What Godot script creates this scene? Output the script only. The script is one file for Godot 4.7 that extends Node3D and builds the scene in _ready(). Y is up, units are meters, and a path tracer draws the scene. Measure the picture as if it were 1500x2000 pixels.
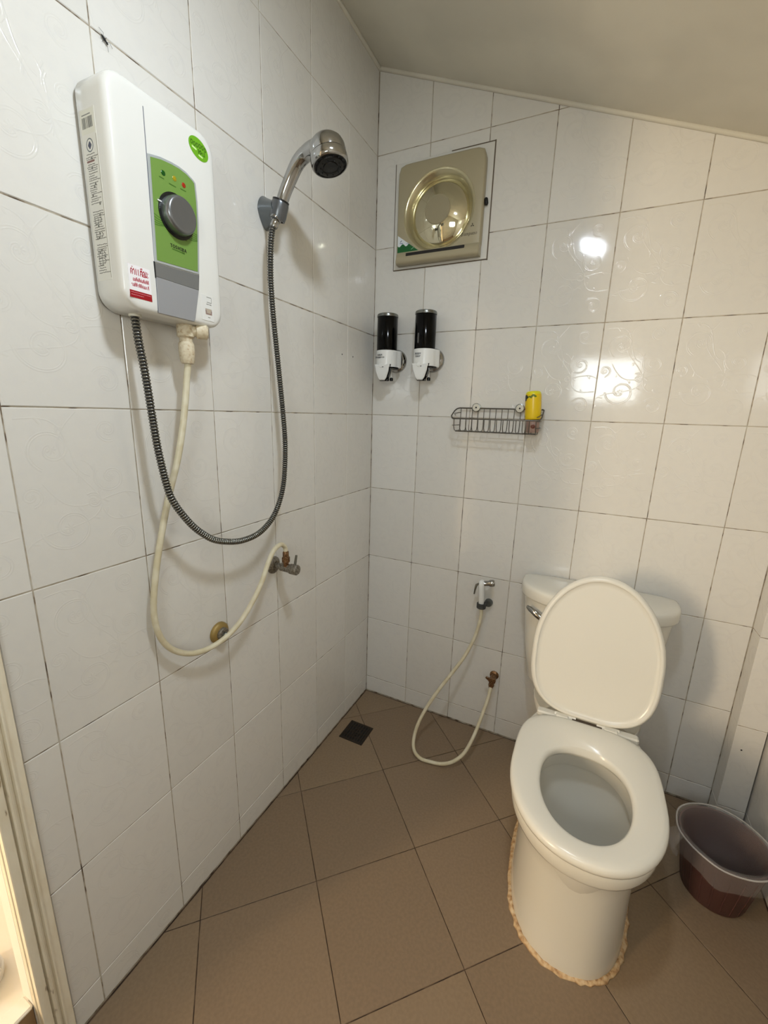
extends Node3D

func _ready() -> void:
	# camera, sky, lights, exposure
	var cam := Camera3D.new()
	cam.name = "camera"
	cam.keep_aspect = Camera3D.KEEP_HEIGHT
	cam.fov = 101.5955
	cam.near = 0.02
	cam.transform = Transform3D(Basis(Vector3(0.89889, 0.02885, -0.43723), Vector3(-0.12575, 0.97284, -0.19435), Vector3(0.41974, 0.22968, 0.8781)), Vector3(0.80678, 1.28451, 1.54835))
	add_child(cam)
	cam.current = true
	var env := Environment.new()
	var sky := Sky.new()
	var sm := ProceduralSkyMaterial.new()
	sm.sky_top_color = Color(.55, .70, .92)
	sm.sky_horizon_color = Color(.92, .93, .92)
	sm.ground_horizon_color = Color(.80, .78, .72)
	sm.ground_bottom_color = Color(.55, .52, .46)
	sm.sky_energy_multiplier = 1.6
	sm.ground_energy_multiplier = 0.8
	sky.sky_material = sm
	env.sky = sky
	env.background_mode = Environment.BG_SKY
	env.tonemap_mode = Environment.TONE_MAPPER_LINEAR
	env.tonemap_exposure = 0.95
	env.sdfgi_enabled = true
	env.ssao_enabled = true
	env.ssil_enabled = true
	var we := WorldEnvironment.new()
	we.name = "environment"
	we.environment = env
	add_child(we)
	var down := -Vector3(CEIL_SLOPE, 1, 0).normalized()
	area("ceiling_lamp_light", Vector3(.70, ceil_at(.70), 1.085) + down * .0085, down, Vector2(.105, .105), Color(.90, .95, 1.0), 0.80)
	area("window_daylight", Vector3(.86, 1.58, FZ - .004), Vector3(0, 0, -1), Vector2(.42, .30), Color(.97, 1.0, 1.0), 0.62)
	area("next_room_end_daylight", Vector3(-1.80, 1.5, 4.39), Vector3(0, 0, -1), Vector2(.40, 1.12), Color(1.0, .90, .75), 10.0)
	area("next_room_far_daylight", Vector3(-2.59, 1.55, 1.6), Vector3(1, 0, 0), Vector2(1.32, 1.02), Color(1.0, .96, .90), 2.0)
	rng.seed = 7
	make_materials()
	build_room()
	build_heater()
	build_hoses()
	build_shower()
	build_fan()
	build_dispenser(.089, "black and white soap dispenser without a level window, nearer the room corner", "HAIR", "SHAMPOO", false)
	build_dispenser(.238, "black and white soap dispenser with a slim level window, nearer the basket", "BODY", "SOAP", true)
	build_basket()
	build_bidet()
	build_toilet()
	build_bin()
	build_drain()

func area(called: String, at: Vector3, towards: Vector3, size: Vector2, c: Color, energy: float) -> void:
	var l := AreaLight3D.new()
	l.name = called
	l.area_size = size
	l.area_normalize_energy = true
	l.light_color = c
	l.light_energy = energy
	l.area_range = 12.0
	l.area_attenuation = 2.0
	l.shadow_enabled = true
	add_child(l)
	var up := Vector3.UP if absf(towards.y) < .9 else Vector3(0, 0, 1)
	l.transform = Transform3D(Basis.looking_at(towards, up), at)

# ---------------------------------------------------------------- helpers
const CEIL_Y := 2.438
const CEIL_SLOPE := 0.397
var used := {}
var rng := RandomNumberGenerator.new()

func ceil_at(x: float) -> float:
	return CEIL_Y - CEIL_SLOPE * x

func numbered(n: String) -> String:
	if not used.has(n):
		used[n] = 0
		return n
	used[n] += 1
	return "%s_%03d" % [n, used[n]]

func thing(called: String, label: String, category: String, at := Vector3.ZERO, group := "") -> Node3D:
	var o := Node3D.new()
	o.name = numbered(called)
	add_child(o)
	o.position = at
	o.set_meta("label", label)
	o.set_meta("category", category)
	if group != "":
		o.set_meta("group", group)
	return o

# Triangles of one part. Shapes are oriented outwards by their signed volume.
class Mb:
	var tris: Array = []      # [a, b, c, group, uva, uvb, uvc]
	var next_group := 1
	func add(list: Array) -> void:
		var mid := Vector3.ZERO
		for t in list:
			mid += t[0]
		mid /= maxf(1.0, list.size())
		var vol := 0.0
		for t in list:
			vol += (t[0] - mid).dot((t[1] - mid).cross(t[2] - mid))
		for t in list:
			if vol > 0.0:      # counter-clockwise seen from outside: Godot wants clockwise
				tris.append([t[0], t[2], t[1], t[3], t[4], t[6], t[5]])
			else:
				tris.append(t)
	# rings of equally many points; creases found between bands
	func loft(rings: Array, closed := true, cap_a := true, cap_b := true, crease := 38.0) -> void:
		var list := []
		var n: int = rings[0].size()
		var m := n if closed else n - 1
		var g := next_group
		var lim := cos(deg_to_rad(crease))
		var arc := [0.0]
		for i in range(rings.size() - 1):
			arc.append(arc[-1] + rings[i][0].distance_to(rings[i + 1][0]) + 1e-9)
		var total: float = arc[-1]
		for i in range(arc.size()):
			arc[i] /= total
		for i in range(rings.size() - 1):
			var a: PackedVector3Array = rings[i]
			var b: PackedVector3Array = rings[i + 1]
			if i > 0:
				var p: PackedVector3Array = rings[i - 1]
				var worst := 0.0
				var cnt := 0
				for j in range(0, m, maxi(1, m / 8)):
					var k := (j + 1) % n
					var n1 := (a[k] - a[j] + b[k] - b[j]).cross(a[j] - p[j])
					var n2 := (a[k] - a[j] + b[k] - b[j]).cross(b[j] - a[j])
					if n1.length() > 1e-12 and n2.length() > 1e-12:
						worst += n1.normalized().dot(n2.normalized())
						cnt += 1
				if cnt > 0 and worst / cnt < lim:
					g += 1
			for j in range(m):
				var k := (j + 1) % n
				var u0 := float(j) / m
				var u1 := float(j + 1) / m
				var v0: float = arc[i]
				var v1: float = arc[i + 1]
				list.append([a[j], a[k], b[k], g, Vector2(u0, v0), Vector2(u1, v0), Vector2(u1, v1)])
				list.append([a[j], b[k], b[j], g, Vector2(u0, v0), Vector2(u1, v1), Vector2(u0, v1)])
		g += 1
		if closed and cap_a:
			var a: PackedVector3Array = rings[0]
			var c := Vector3.ZERO
			for q in a:
				c += q
			c /= n
			for j in range(n):
				list.append([c, a[(j + 1) % n], a[j], g, Vector2(.5, 0), Vector2(0, 0), Vector2(1, 0)])
		g += 1
		if closed and cap_b:
			var b: PackedVector3Array = rings[-1]
			var c := Vector3.ZERO
			for q in b:
				c += q
			c /= n
			for j in range(n):
				list.append([c, b[j], b[(j + 1) % n], g, Vector2(.5, 1), Vector2(0, 1), Vector2(1, 1)])
		next_group = g + 1
		add(list)
	# profile of (radius, height) turned about the y axis of xf
	func lathe(profile: Array, xf: Transform3D, seg := 32, cap_a := true, cap_b := true) -> void:
		var rings := []
		for p in profile:
			var r := PackedVector3Array()
			for j in range(seg):
				var t := TAU * j / seg
				r.append(xf * Vector3(p.x * cos(t), p.y, p.x * sin(t)))
			rings.append(r)
		loft(rings, true, cap_a, cap_b)
	func tube(path: Array, radii: Array, seg := 12, flat := 1.0) -> void:
		var rings := []
		var up := Vector3(0.0137, 0.0311, 0.99)
		var t0: Vector3 = (path[1] - path[0]).normalized()
		if absf(t0.dot(up.normalized())) > 0.95:
			up = Vector3(1, 0.02, 0)
		var x := t0.cross(up).normalized()
		for i in range(path.size()):
			var t: Vector3
			if i == 0:
				t = path[1] - path[0]
			elif i == path.size() - 1:
				t = path[i] - path[i - 1]
			else:
				t = path[i + 1] - path[i - 1]
			t = t.normalized()
			x = (x - t * x.dot(t)).normalized()
			var y := t.cross(x)
			var rad: float = radii[mini(i, radii.size() - 1)]
			var r := PackedVector3Array()
			for j in range(seg):
				var w := TAU * j / seg
				r.append(path[i] + x * rad * cos(w) + y * rad * flat * sin(w))
			rings.append(r)
		loft(rings)
	func box(c: Vector3, s: Vector3, bev := 0.0, b := Basis.IDENTITY) -> void:
		var h := s / 2.0
		var e := minf(bev, minf(h.x, minf(h.y, h.z)) * 0.95)
		if e <= 0.0:
			e = 0.00005
		var rings := []
		for st in [[-h.y, e], [-h.y + e, 0.0], [h.y - e, 0.0], [h.y, e]]:
			var ix: float = h.x - st[1]
			var iz: float = h.z - st[1]
			var k := e if st[1] == 0.0 else e * 0.4
			var r := PackedVector3Array()
			for q in [Vector2(ix, iz - k), Vector2(ix - k, iz), Vector2(-ix + k, iz), Vector2(-ix, iz - k), Vector2(-ix, -iz + k), Vector2(-ix + k, -iz), Vector2(ix - k, -iz), Vector2(ix, -iz + k)]:
				r.append(c + b * Vector3(q.x, st[0], q.y))
			rings.append(r)
		var list := []
		for i in range(3):
			for j in range(8):
				var k2 := (j + 1) % 8
				next_group += 1
				list.append([rings[i][j], rings[i][k2], rings[i + 1][k2], next_group, Vector2.ZERO, Vector2.ZERO, Vector2.ZERO])
				list.append([rings[i][j], rings[i + 1][k2], rings[i + 1][j], next_group, Vector2.ZERO, Vector2.ZERO, Vector2.ZERO])
		for j in range(1, 7):
			list.append([rings[0][0], rings[0][j + 1], rings[0][j], next_group + 1, Vector2.ZERO, Vector2.ZERO, Vector2.ZERO])
			list.append([rings[3][0], rings[3][j], rings[3][j + 1], next_group + 2, Vector2.ZERO, Vector2.ZERO, Vector2.ZERO])
		next_group += 3
		add(list)
	# polygon in (u, v), thick along w, front face uv = (u, v) scaled by rect
	func prism(poly: Array, xf: Transform3D, d0: float, d1: float, bev: float, rect: Rect2) -> void:
		var pts := PackedVector2Array(poly)
		if Geometry2D.is_polygon_clockwise(pts):
			pts.reverse()
		var inn := Mb.inset(pts, bev)
		var idx := Geometry2D.triangulate_polygon(inn)
		var list := []
		var n := pts.size()
		var f := func(q: Vector2) -> Vector2: return Vector2((q.x - rect.position.x) / rect.size.x, 1.0 - (q.y - rect.position.y) / rect.size.y)
		next_group += 1
		for i in range(0, idx.size(), 3):
			var a := inn[idx[i]]
			var b := inn[idx[i + 1]]
			var c := inn[idx[i + 2]]
			if (b - a).cross(c - a) < 0.0:
				var s := b
				b = c
				c = s
			list.append([xf * Vector3(a.x, a.y, d1), xf * Vector3(b.x, b.y, d1), xf * Vector3(c.x, c.y, d1), next_group, f.call(a), f.call(b), f.call(c)])
			list.append([xf * Vector3(a.x, a.y, d0), xf * Vector3(c.x, c.y, d0), xf * Vector3(b.x, b.y, d0), next_group + 1, f.call(a), f.call(c), f.call(b)])
		next_group += 1
		for i in range(n):
			var k := (i + 1) % n
			next_group += 1
			var q := [Vector3(pts[i].x, pts[i].y, d1 - bev), Vector3(pts[k].x, pts[k].y, d1 - bev), Vector3(inn[k].x, inn[k].y, d1), Vector3(inn[i].x, inn[i].y, d1), Vector3(inn[i].x, inn[i].y, d0), Vector3(inn[k].x, inn[k].y, d0)]
			var ua: Vector2 = f.call(pts[i])
			var ub: Vector2 = f.call(pts[k])
			list.append([xf * q[0], xf * q[1], xf * q[2], next_group, ua, ub, ub])
			list.append([xf * q[0], xf * q[2], xf * q[3], next_group, ua, ub, ua])
			next_group += 1
			list.append([xf * q[4], xf * q[5], xf * q[1], next_group, ua, ub, ub])
			list.append([xf * q[4], xf * q[1], xf * q[0], next_group, ua, ub, ua])
		add(list)
	static func inset(p: PackedVector2Array, d: float) -> PackedVector2Array:
		var n := p.size()
		var out := PackedVector2Array()
		for i in range(n):
			var a := p[(i + n - 1) % n]
			var b := p[i]
			var c := p[(i + 1) % n]
			var e1 := (b - a).normalized()
			var e2 := (c - b).normalized()
			var n1 := Vector2(-e1.y, e1.x)
			var n2 := Vector2(-e2.y, e2.x)
			var m := n1 + n2
			var l := m.length_squared()
			out.append(b + m * (2.0 * d / l) if l > 0.2 else b + n1 * d)
		return out
	func mesh() -> ArrayMesh:
		var st := SurfaceTool.new()
		st.begin(Mesh.PRIMITIVE_TRIANGLES)
		for t in tris:
			st.set_smooth_group(t[3])
			for k in range(3):
				st.set_uv(t[4 + k])
				st.add_vertex(t[k])
		st.generate_normals()
		return st.commit()

func part(called: String, mb: Mb, mat: Material, parent: Node = self) -> MeshInstance3D:
	var o := MeshInstance3D.new()
	o.mesh = mb.mesh()
	o.material_override = mat
	o.name = called if parent != self else numbered(called)
	parent.add_child(o, true)
	return o

func tag(o: Node, label: String, category: String, group := "") -> void:
	o.set_meta("label", label)
	o.set_meta("category", category)
	if group != "":
		o.set_meta("group", group)

func structure(o: Node) -> void:
	o.set_meta("kind", "structure")

func axis_xf(at: Vector3, dir: Vector3) -> Transform3D:
	var y := dir.normalized()
	var h := Vector3(0, 0, 1) if absf(y.z) < 0.9 else Vector3(1, 0, 0)
	var x := y.cross(h).normalized()
	return Transform3D(Basis(x, y, x.cross(y)), at)

func spline(p: Array, step := 4) -> Array:
	var out := []
	for i in range(p.size() - 1):
		var a: Vector3 = p[maxi(i - 1, 0)]
		var b: Vector3 = p[i]
		var c: Vector3 = p[i + 1]
		var d: Vector3 = p[mini(i + 2, p.size() - 1)]
		for s in range(step):
			out.append(b.cubic_interpolate(c, a, d, float(s) / step))
	out.append(p[-1])
	return out

func mat(c: Color, rough := 0.5, metal := 0.0) -> StandardMaterial3D:
	var m := StandardMaterial3D.new()
	m.albedo_color = c
	m.roughness = rough
	m.metallic = metal
	return m

func noise_tex(sz: int, freq: float, cols: Array, offs: Array, sd: int, oct := 4) -> NoiseTexture2D:
	var n := FastNoiseLite.new()
	n.noise_type = FastNoiseLite.TYPE_SIMPLEX_SMOOTH
	n.frequency = freq
	n.fractal_octaves = oct
	n.seed = sd
	var t := NoiseTexture2D.new()
	t.width = sz
	t.height = sz
	t.seamless = true
	t.noise = n
	var g := Gradient.new()
	g.offsets = PackedFloat32Array(offs)
	g.colors = PackedColorArray(cols)
	t.color_ramp = g
	return t

func tri(m: StandardMaterial3D, scale: float) -> void:
	m.uv1_triplanar = true
	m.uv1_world_triplanar = true
	m.uv1_scale = Vector3.ONE * scale

# image strokes
func dab(im: Image, x: float, y: float, r: float, c: Color) -> void:
	for j in range(int(floor(y - r)), int(ceil(y + r)) + 1):
		for i in range(int(floor(x - r)), int(ceil(x + r)) + 1):
			if i >= 0 and j >= 0 and i < im.get_width() and j < im.get_height():
				var k := clampf(r + 0.5 - Vector2(i - x, j - y).length(), 0.0, 1.0)
				if k > 0.0:
					im.set_pixel(i, j, im.get_pixel(i, j).lerp(c, k * c.a))

func stroke(im: Image, pts: Array, r: float, c: Color) -> void:
	for i in range(pts.size() - 1):
		var a: Vector2 = pts[i]
		var b: Vector2 = pts[i + 1]
		var n := maxi(1, int(a.distance_to(b) / maxf(0.5, r * 0.6)))
		for s in range(n + 1):
			var q := a.lerp(b, float(s) / n)
			dab(im, q.x, q.y, r, c)

func text_part(txt: String, size: float, depth: float, xf: Transform3D, m: Material, parent: Node, called := "lettering", font := "Droid Sans", bold := false) -> void:
	var f := SystemFont.new()
	f.font_names = PackedStringArray([font])
	if bold:
		f.font_weight = 700
	var t := TextMesh.new()
	t.text = txt
	t.font = f
	t.font_size = 32
	t.pixel_size = size / 32.0
	t.depth = depth
	t.curve_step = 1.0
	var o := MeshInstance3D.new()
	o.mesh = t
	o.material_override = m
	o.transform = xf
	o.name = called
	parent.add_child(o, true)

# plan outlines: rounded rectangle and egg
func rrect(hw: float, hh: float, r: float, n := 6) -> PackedVector2Array:
	var out := PackedVector2Array()
	var cs := [Vector2(hw - r, hh - r), Vector2(-hw + r, hh - r), Vector2(-hw + r, -hh + r), Vector2(hw - r, -hh + r)]
	for k in range(4):
		for i in range(n + 1):
			var t := PI / 2 * (k + float(i) / n)
			out.append(cs[k] + Vector2(cos(t), sin(t)) * r)
	return out

func egg(a: float, zb: float, zf: float, zc: float, y: float, pb := 2.6, pf := 2.1, n := 64) -> PackedVector3Array:
	var out := PackedVector3Array()
	for i in range(n):
		var t := TAU * i / n
		var c := cos(t)
		var s := sin(t)
		var p := pf if s >= 0.0 else pb
		var x := a * signf(c) * pow(absf(c), 2.0 / p)
		var z := zc + (zf - zc if s >= 0.0 else zc - zb) * signf(s) * pow(absf(s), 2.0 / p)
		out.append(Vector3(x, y, z))
	return out

# ---------------------------------------------------------------- materials
var M := {}

func make_materials() -> void:
	# glazed wall tile: scrolls and flowers in low relief, a little glossier and a little darker than the ground
	var W := 320
	var H := 480
	var hm := Image.create(W, H, false, Image.FORMAT_RGB8)
	hm.fill(Color(0, 0, 0))
	var white := Color(1, 1, 1)
	for s in [[90, 110, 62, 1.0], [235, 200, 50, -1.0], [110, 330, 70, -1.0], [255, 400, 44, 1.0], [240, 60, 36, 1.0], [30, 230, 30, -1.0], [180, 265, 26, 1.0]]:
		for ring in range(2):
			var pts := []
			for i in range(60):
				var k := float(i) / 59.0
				var t: float = s[3] * (k * 8.6 + s[0])
				var rr: float = s[2] * (1.0 - 0.8 * k) - ring * 6.0
				if rr > 2.0:
					pts.append(Vector2(s[0] + cos(t) * rr, s[1] + sin(t) * rr))
			stroke(hm, pts, 1.6 if ring == 0 else 0.9, white)
		for p in range(7):
			var t := TAU * p / 7.0
			stroke(hm, [Vector2(s[0], s[1]) + Vector2(cos(t), sin(t)) * 3.0, Vector2(s[0], s[1]) + Vector2(cos(t), sin(t)) * s[2] * 0.17], 2.0, Color(1, 1, 1, .8))
	for c in [[10, 470, 150, 250, 60], [160, 10, 150, 300, -50], [310, 330, 130, 180, 50], [60, 200, 300, 300, -40], [20, 30, 200, 160, 40]]:
		var a := Vector2(c[0], c[1])
		var b := Vector2(c[2], c[3])
		var nrm := (b - a).orthogonal().normalized()
		var pts := []
		for i in range(40):
			var k := i / 39.0
			pts.append(a.lerp(b, k) + nrm * sin(k * PI * 1.6) * c[4])
		stroke(hm, pts, 1.3, white)
		for i in range(6, 36, 9):
			var q: Vector2 = pts[i]
			var d: Vector2 = (pts[i + 1] - pts[i - 1]).normalized().rotated(0.9)
			stroke(hm, [q, q + d * 9.0, q + d * 16.0], 3.2, Color(1, 1, 1, .55))
	var alb := Image.create(W, H, false, Image.FORMAT_RGB8)
	var rgh := Image.create(W, H, false, Image.FORMAT_RGB8)
	var n := FastNoiseLite.new()
	n.seed = 5
	n.frequency = 0.02
	n.fractal_octaves = 4
	for j in range(H):
		for i in range(W):
			var h := hm.get_pixel(i, j).r
			var v := n.get_noise_2d(i, j)
			var k := 1.0 - 0.009 * h + 0.010 * v
			alb.set_pixel(i, j, Color(k, k, k * (1.0 - 0.006 * v)))
			var r := clampf(0.085 - 0.03 * h + 0.015 * v, 0.06, 0.6)
			rgh.set_pixel(i, j, Color(r, r, r))
			var e := n.get_noise_2d(i * 3.0, j * 3.0 + 900.0)
			var w := h * 0.8 + 0.1 + 0.05 * e
			hm.set_pixel(i, j, Color(w, w, w))
	var nm: Image = hm.duplicate()
	nm.convert(Image.FORMAT_RGBA8)
	nm.bump_map_to_normal_map(1.4)
	var ta := ImageTexture.create_from_image(alb)
	var tr := ImageTexture.create_from_image(rgh)
	var tn := ImageTexture.create_from_image(nm)
	for i in range(3):
		var m := mat([Color(.87, .858, .83), Color(.86, .848, .82), Color(.877, .866, .84)][i], 1.0)
		m.albedo_texture = ta
		m.roughness_texture = tr
		m.roughness_texture_channel = BaseMaterial3D.TEXTURE_CHANNEL_RED
		m.normal_enabled = true
		m.normal_texture = tn
		m.normal_scale = 0.26
		M["tile%d" % i] = m
	# grout with dark mould in patches
	var g := mat(Color(1, 1, 1), 0.9)
	g.albedo_texture = noise_tex(512, 0.018, [Color(.24, .19, .15), Color(.42, .36, .29), Color(.63, .58, .50), Color(.74, .71, .65)], [0.0, 0.22, 0.36, 0.8], 11, 5)
	tri(g, 2.2)
	M.grout = g
	var fg := mat(Color(1, 1, 1), 0.9)
	fg.albedo_texture = noise_tex(512, 0.02, [Color(.16, .11, .08), Color(.27, .20, .15), Color(.42, .34, .27)], [0.1, 0.45, .8], 12, 4)
	tri(fg, 2.0)
	M.floor_grout = fg
	for i in range(3):
		var f := mat([Color(.55, .465, .37), Color(.56, .475, .375), Color(.54, .455, .36)][i], 0.42)
		f.albedo_texture = noise_tex(512, 0.11, [Color(.94, .94, .94), Color(1, 1, 1)], [0.2, 0.8], 20 + i, 6)
		tri(f, 1.7)
		M["floor%d" % i] = f
	var p := mat(Color(.86, .84, .78), 0.75)
	p.albedo_texture = noise_tex(512, 0.006, [Color(.95, .95, .95), Color(1, 1, 1)], [0.3, 0.7], 31, 4)
	tri(p, 0.8)
	M.paint = p
	M.outer_paint = mat(Color(.93, .91, .87), 0.8)
	M.outer_floor = mat(Color(.93, .90, .84), 0.45)
	# timber door frame under worn cream paint
	var d := mat(Color(1, 1, 1), 0.45)
	d.albedo_texture = noise_tex(512, 0.02, [Color(.46, .37, .26), Color(.90, .855, .755), Color(.93, .895, .81)], [0.03, 0.13, 0.6], 41, 5)
	d.uv1_triplanar = true
	d.uv1_world_triplanar = true
	d.uv1_scale = Vector3(3.0, 0.9, 3.0)
	M.frame = d
	M.riser = mat(Color(.60, .48, .34), .6)
	M.plastic = mat(Color(.88, .875, .85), 0.22)
	M.plastic_side = mat(Color(.84, .825, .76), 0.35)
	M.white_gloss = mat(Color(.90, .90, .885), 0.25)
	M.ceramic = mat(Color(.865, .85, .805), 0.1)
	M.seat = mat(Color(.885, .87, .825), 0.22)
	M.chrome = mat(Color(.66, .66, .655), .10, 1.0)
	M.chrome_dull = mat(Color(.52, .53, .52), 0.25, 1.0)
	M.black = mat(Color(.012, .012, .014), .10)
	M.black.metallic_specular = .3
	M.rubber = mat(Color(.03, .03, .03), 0.6)
	M.dark = mat(Color(.10, .085, .07), 0.7)
	M.gap = mat(Color(.40, .35, .29), 0.8)
	var h := mat(Color(.86, .83, .73), 0.38)
	h.albedo_texture = noise_tex(256, 0.03, [Color(.93, .91, .86), Color(1, 1, 1)], [0.3, 0.7], 51, 3)
	tri(h, 3.0)
	M.hose = h
	var br := mat(Color(1, 1, 1), 0.42, 0.75)
	br.albedo_texture = noise_tex(256, 0.05, [Color(.26, .17, .10), Color(.50, .36, .24), Color(.68, .56, .42)], [0.1, 0.5, 0.9], 61, 4)
	tri(br, 14.0)
	M.brass = br
	var lim := mat(Color(1, 1, 1), 0.5, 0.55)
	lim.albedo_texture = noise_tex(256, 0.04, [Color(.30, .26, .21), Color(.50, .47, .42), Color(.62, .60, .55)], [0.1, 0.5, 0.9], 62, 4)
	tri(lim, 14.0)
	M.limed = lim
	var cr := mat(Color(1, 1, 1), 0.55)
	cr.albedo_texture = noise_tex(256, 0.04, [Color(.62, .45, .28), Color(.80, .74, .62), Color(.86, .82, .72)], [0.05, 0.35, 0.8], 63, 4)
	tri(cr, 12.0)
	M.cream_fitting = cr

# ---------------------------------------------------------------- tiles
var tile_cache := {}

func tile_mesh(poly: PackedVector2Array, rect: Rect2, thick: float, bev: float) -> ArrayMesh:
	var key := "%s%s%.4f" % [poly, rect, bev]
	if not tile_cache.has(key):
		var mb := Mb.new()
		mb.prism(Array(poly), Transform3D.IDENTITY, -thick, 0.0, bev, rect)
		tile_cache[key] = mb.mesh()
	return tile_cache[key]

# one tile: (u, v) rectangle in a wall frame, clipped by the convex region
func lay(parent: Node, frame: Transform3D, r: Rect2, region: PackedVector2Array, uvr: Rect2, mats: String, called := "tile", bev := 0.0012) -> void:
	var gap := 0.00095
	var q := r.grow(-gap)
	var poly := PackedVector2Array([q.position, Vector2(q.end.x, q.position.y), q.end, Vector2(q.position.x, q.end.y)])
	if region.size():
		var cut := Geometry2D.intersect_polygons(poly, region)
		if cut.is_empty():
			return
		poly = cut[0]
	var c := r.get_center()
	var loc := PackedVector2Array()
	for k in range(poly.size()):
		if loc.is_empty() or (poly[k] - c).distance_to(loc[-1]) > 0.002:
			loc.append(poly[k] - c)
	if loc.size() > 2 and loc[0].distance_to(loc[-1]) < 0.002:
		loc.remove_at(loc.size() - 1)
	if loc.size() < 3:
		return
	var o := MeshInstance3D.new()
	o.mesh = tile_mesh(loc, Rect2(uvr.position - c, uvr.size), 0.006, bev)
	o.material_override = M[mats + str(rng.randi_range(0, 2))]
	o.name = called
	var tilt := Basis(Vector3.RIGHT, rng.randf_range(-1, 1) * 0.0022) * Basis(Vector3.UP, rng.randf_range(-1, 1) * 0.003)
	o.transform = frame * Transform3D(tilt, Vector3(c.x, c.y, 0.0))
	parent.add_child(o, true)

func lines(first: float, pitch: float, last: float) -> Array:
	var out := [0.0]
	var v := first
	while v < last - 0.01:
		out.append(v)
		v += pitch
	out.append(last)
	return out

# ---------------------------------------------------------------- room
const RX := 1.407         # right wall
const FZ := 2.25          # front wall, behind the camera
const DOOR0 := 1.322      # door opening in the left wall
const DOOR1 := 2.19
const DOOR_H := 2.02

func slab(called: String, boxes: Array, m: Material, parent: Node = self) -> MeshInstance3D:
	var mb := Mb.new()
	for b in boxes:
		var lo: Vector3 = b[0]
		var hi: Vector3 = b[1]
		mb.box((lo + hi) / 2.0, hi - lo, 0.0002)
	return part(called, mb, m, parent)

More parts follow.
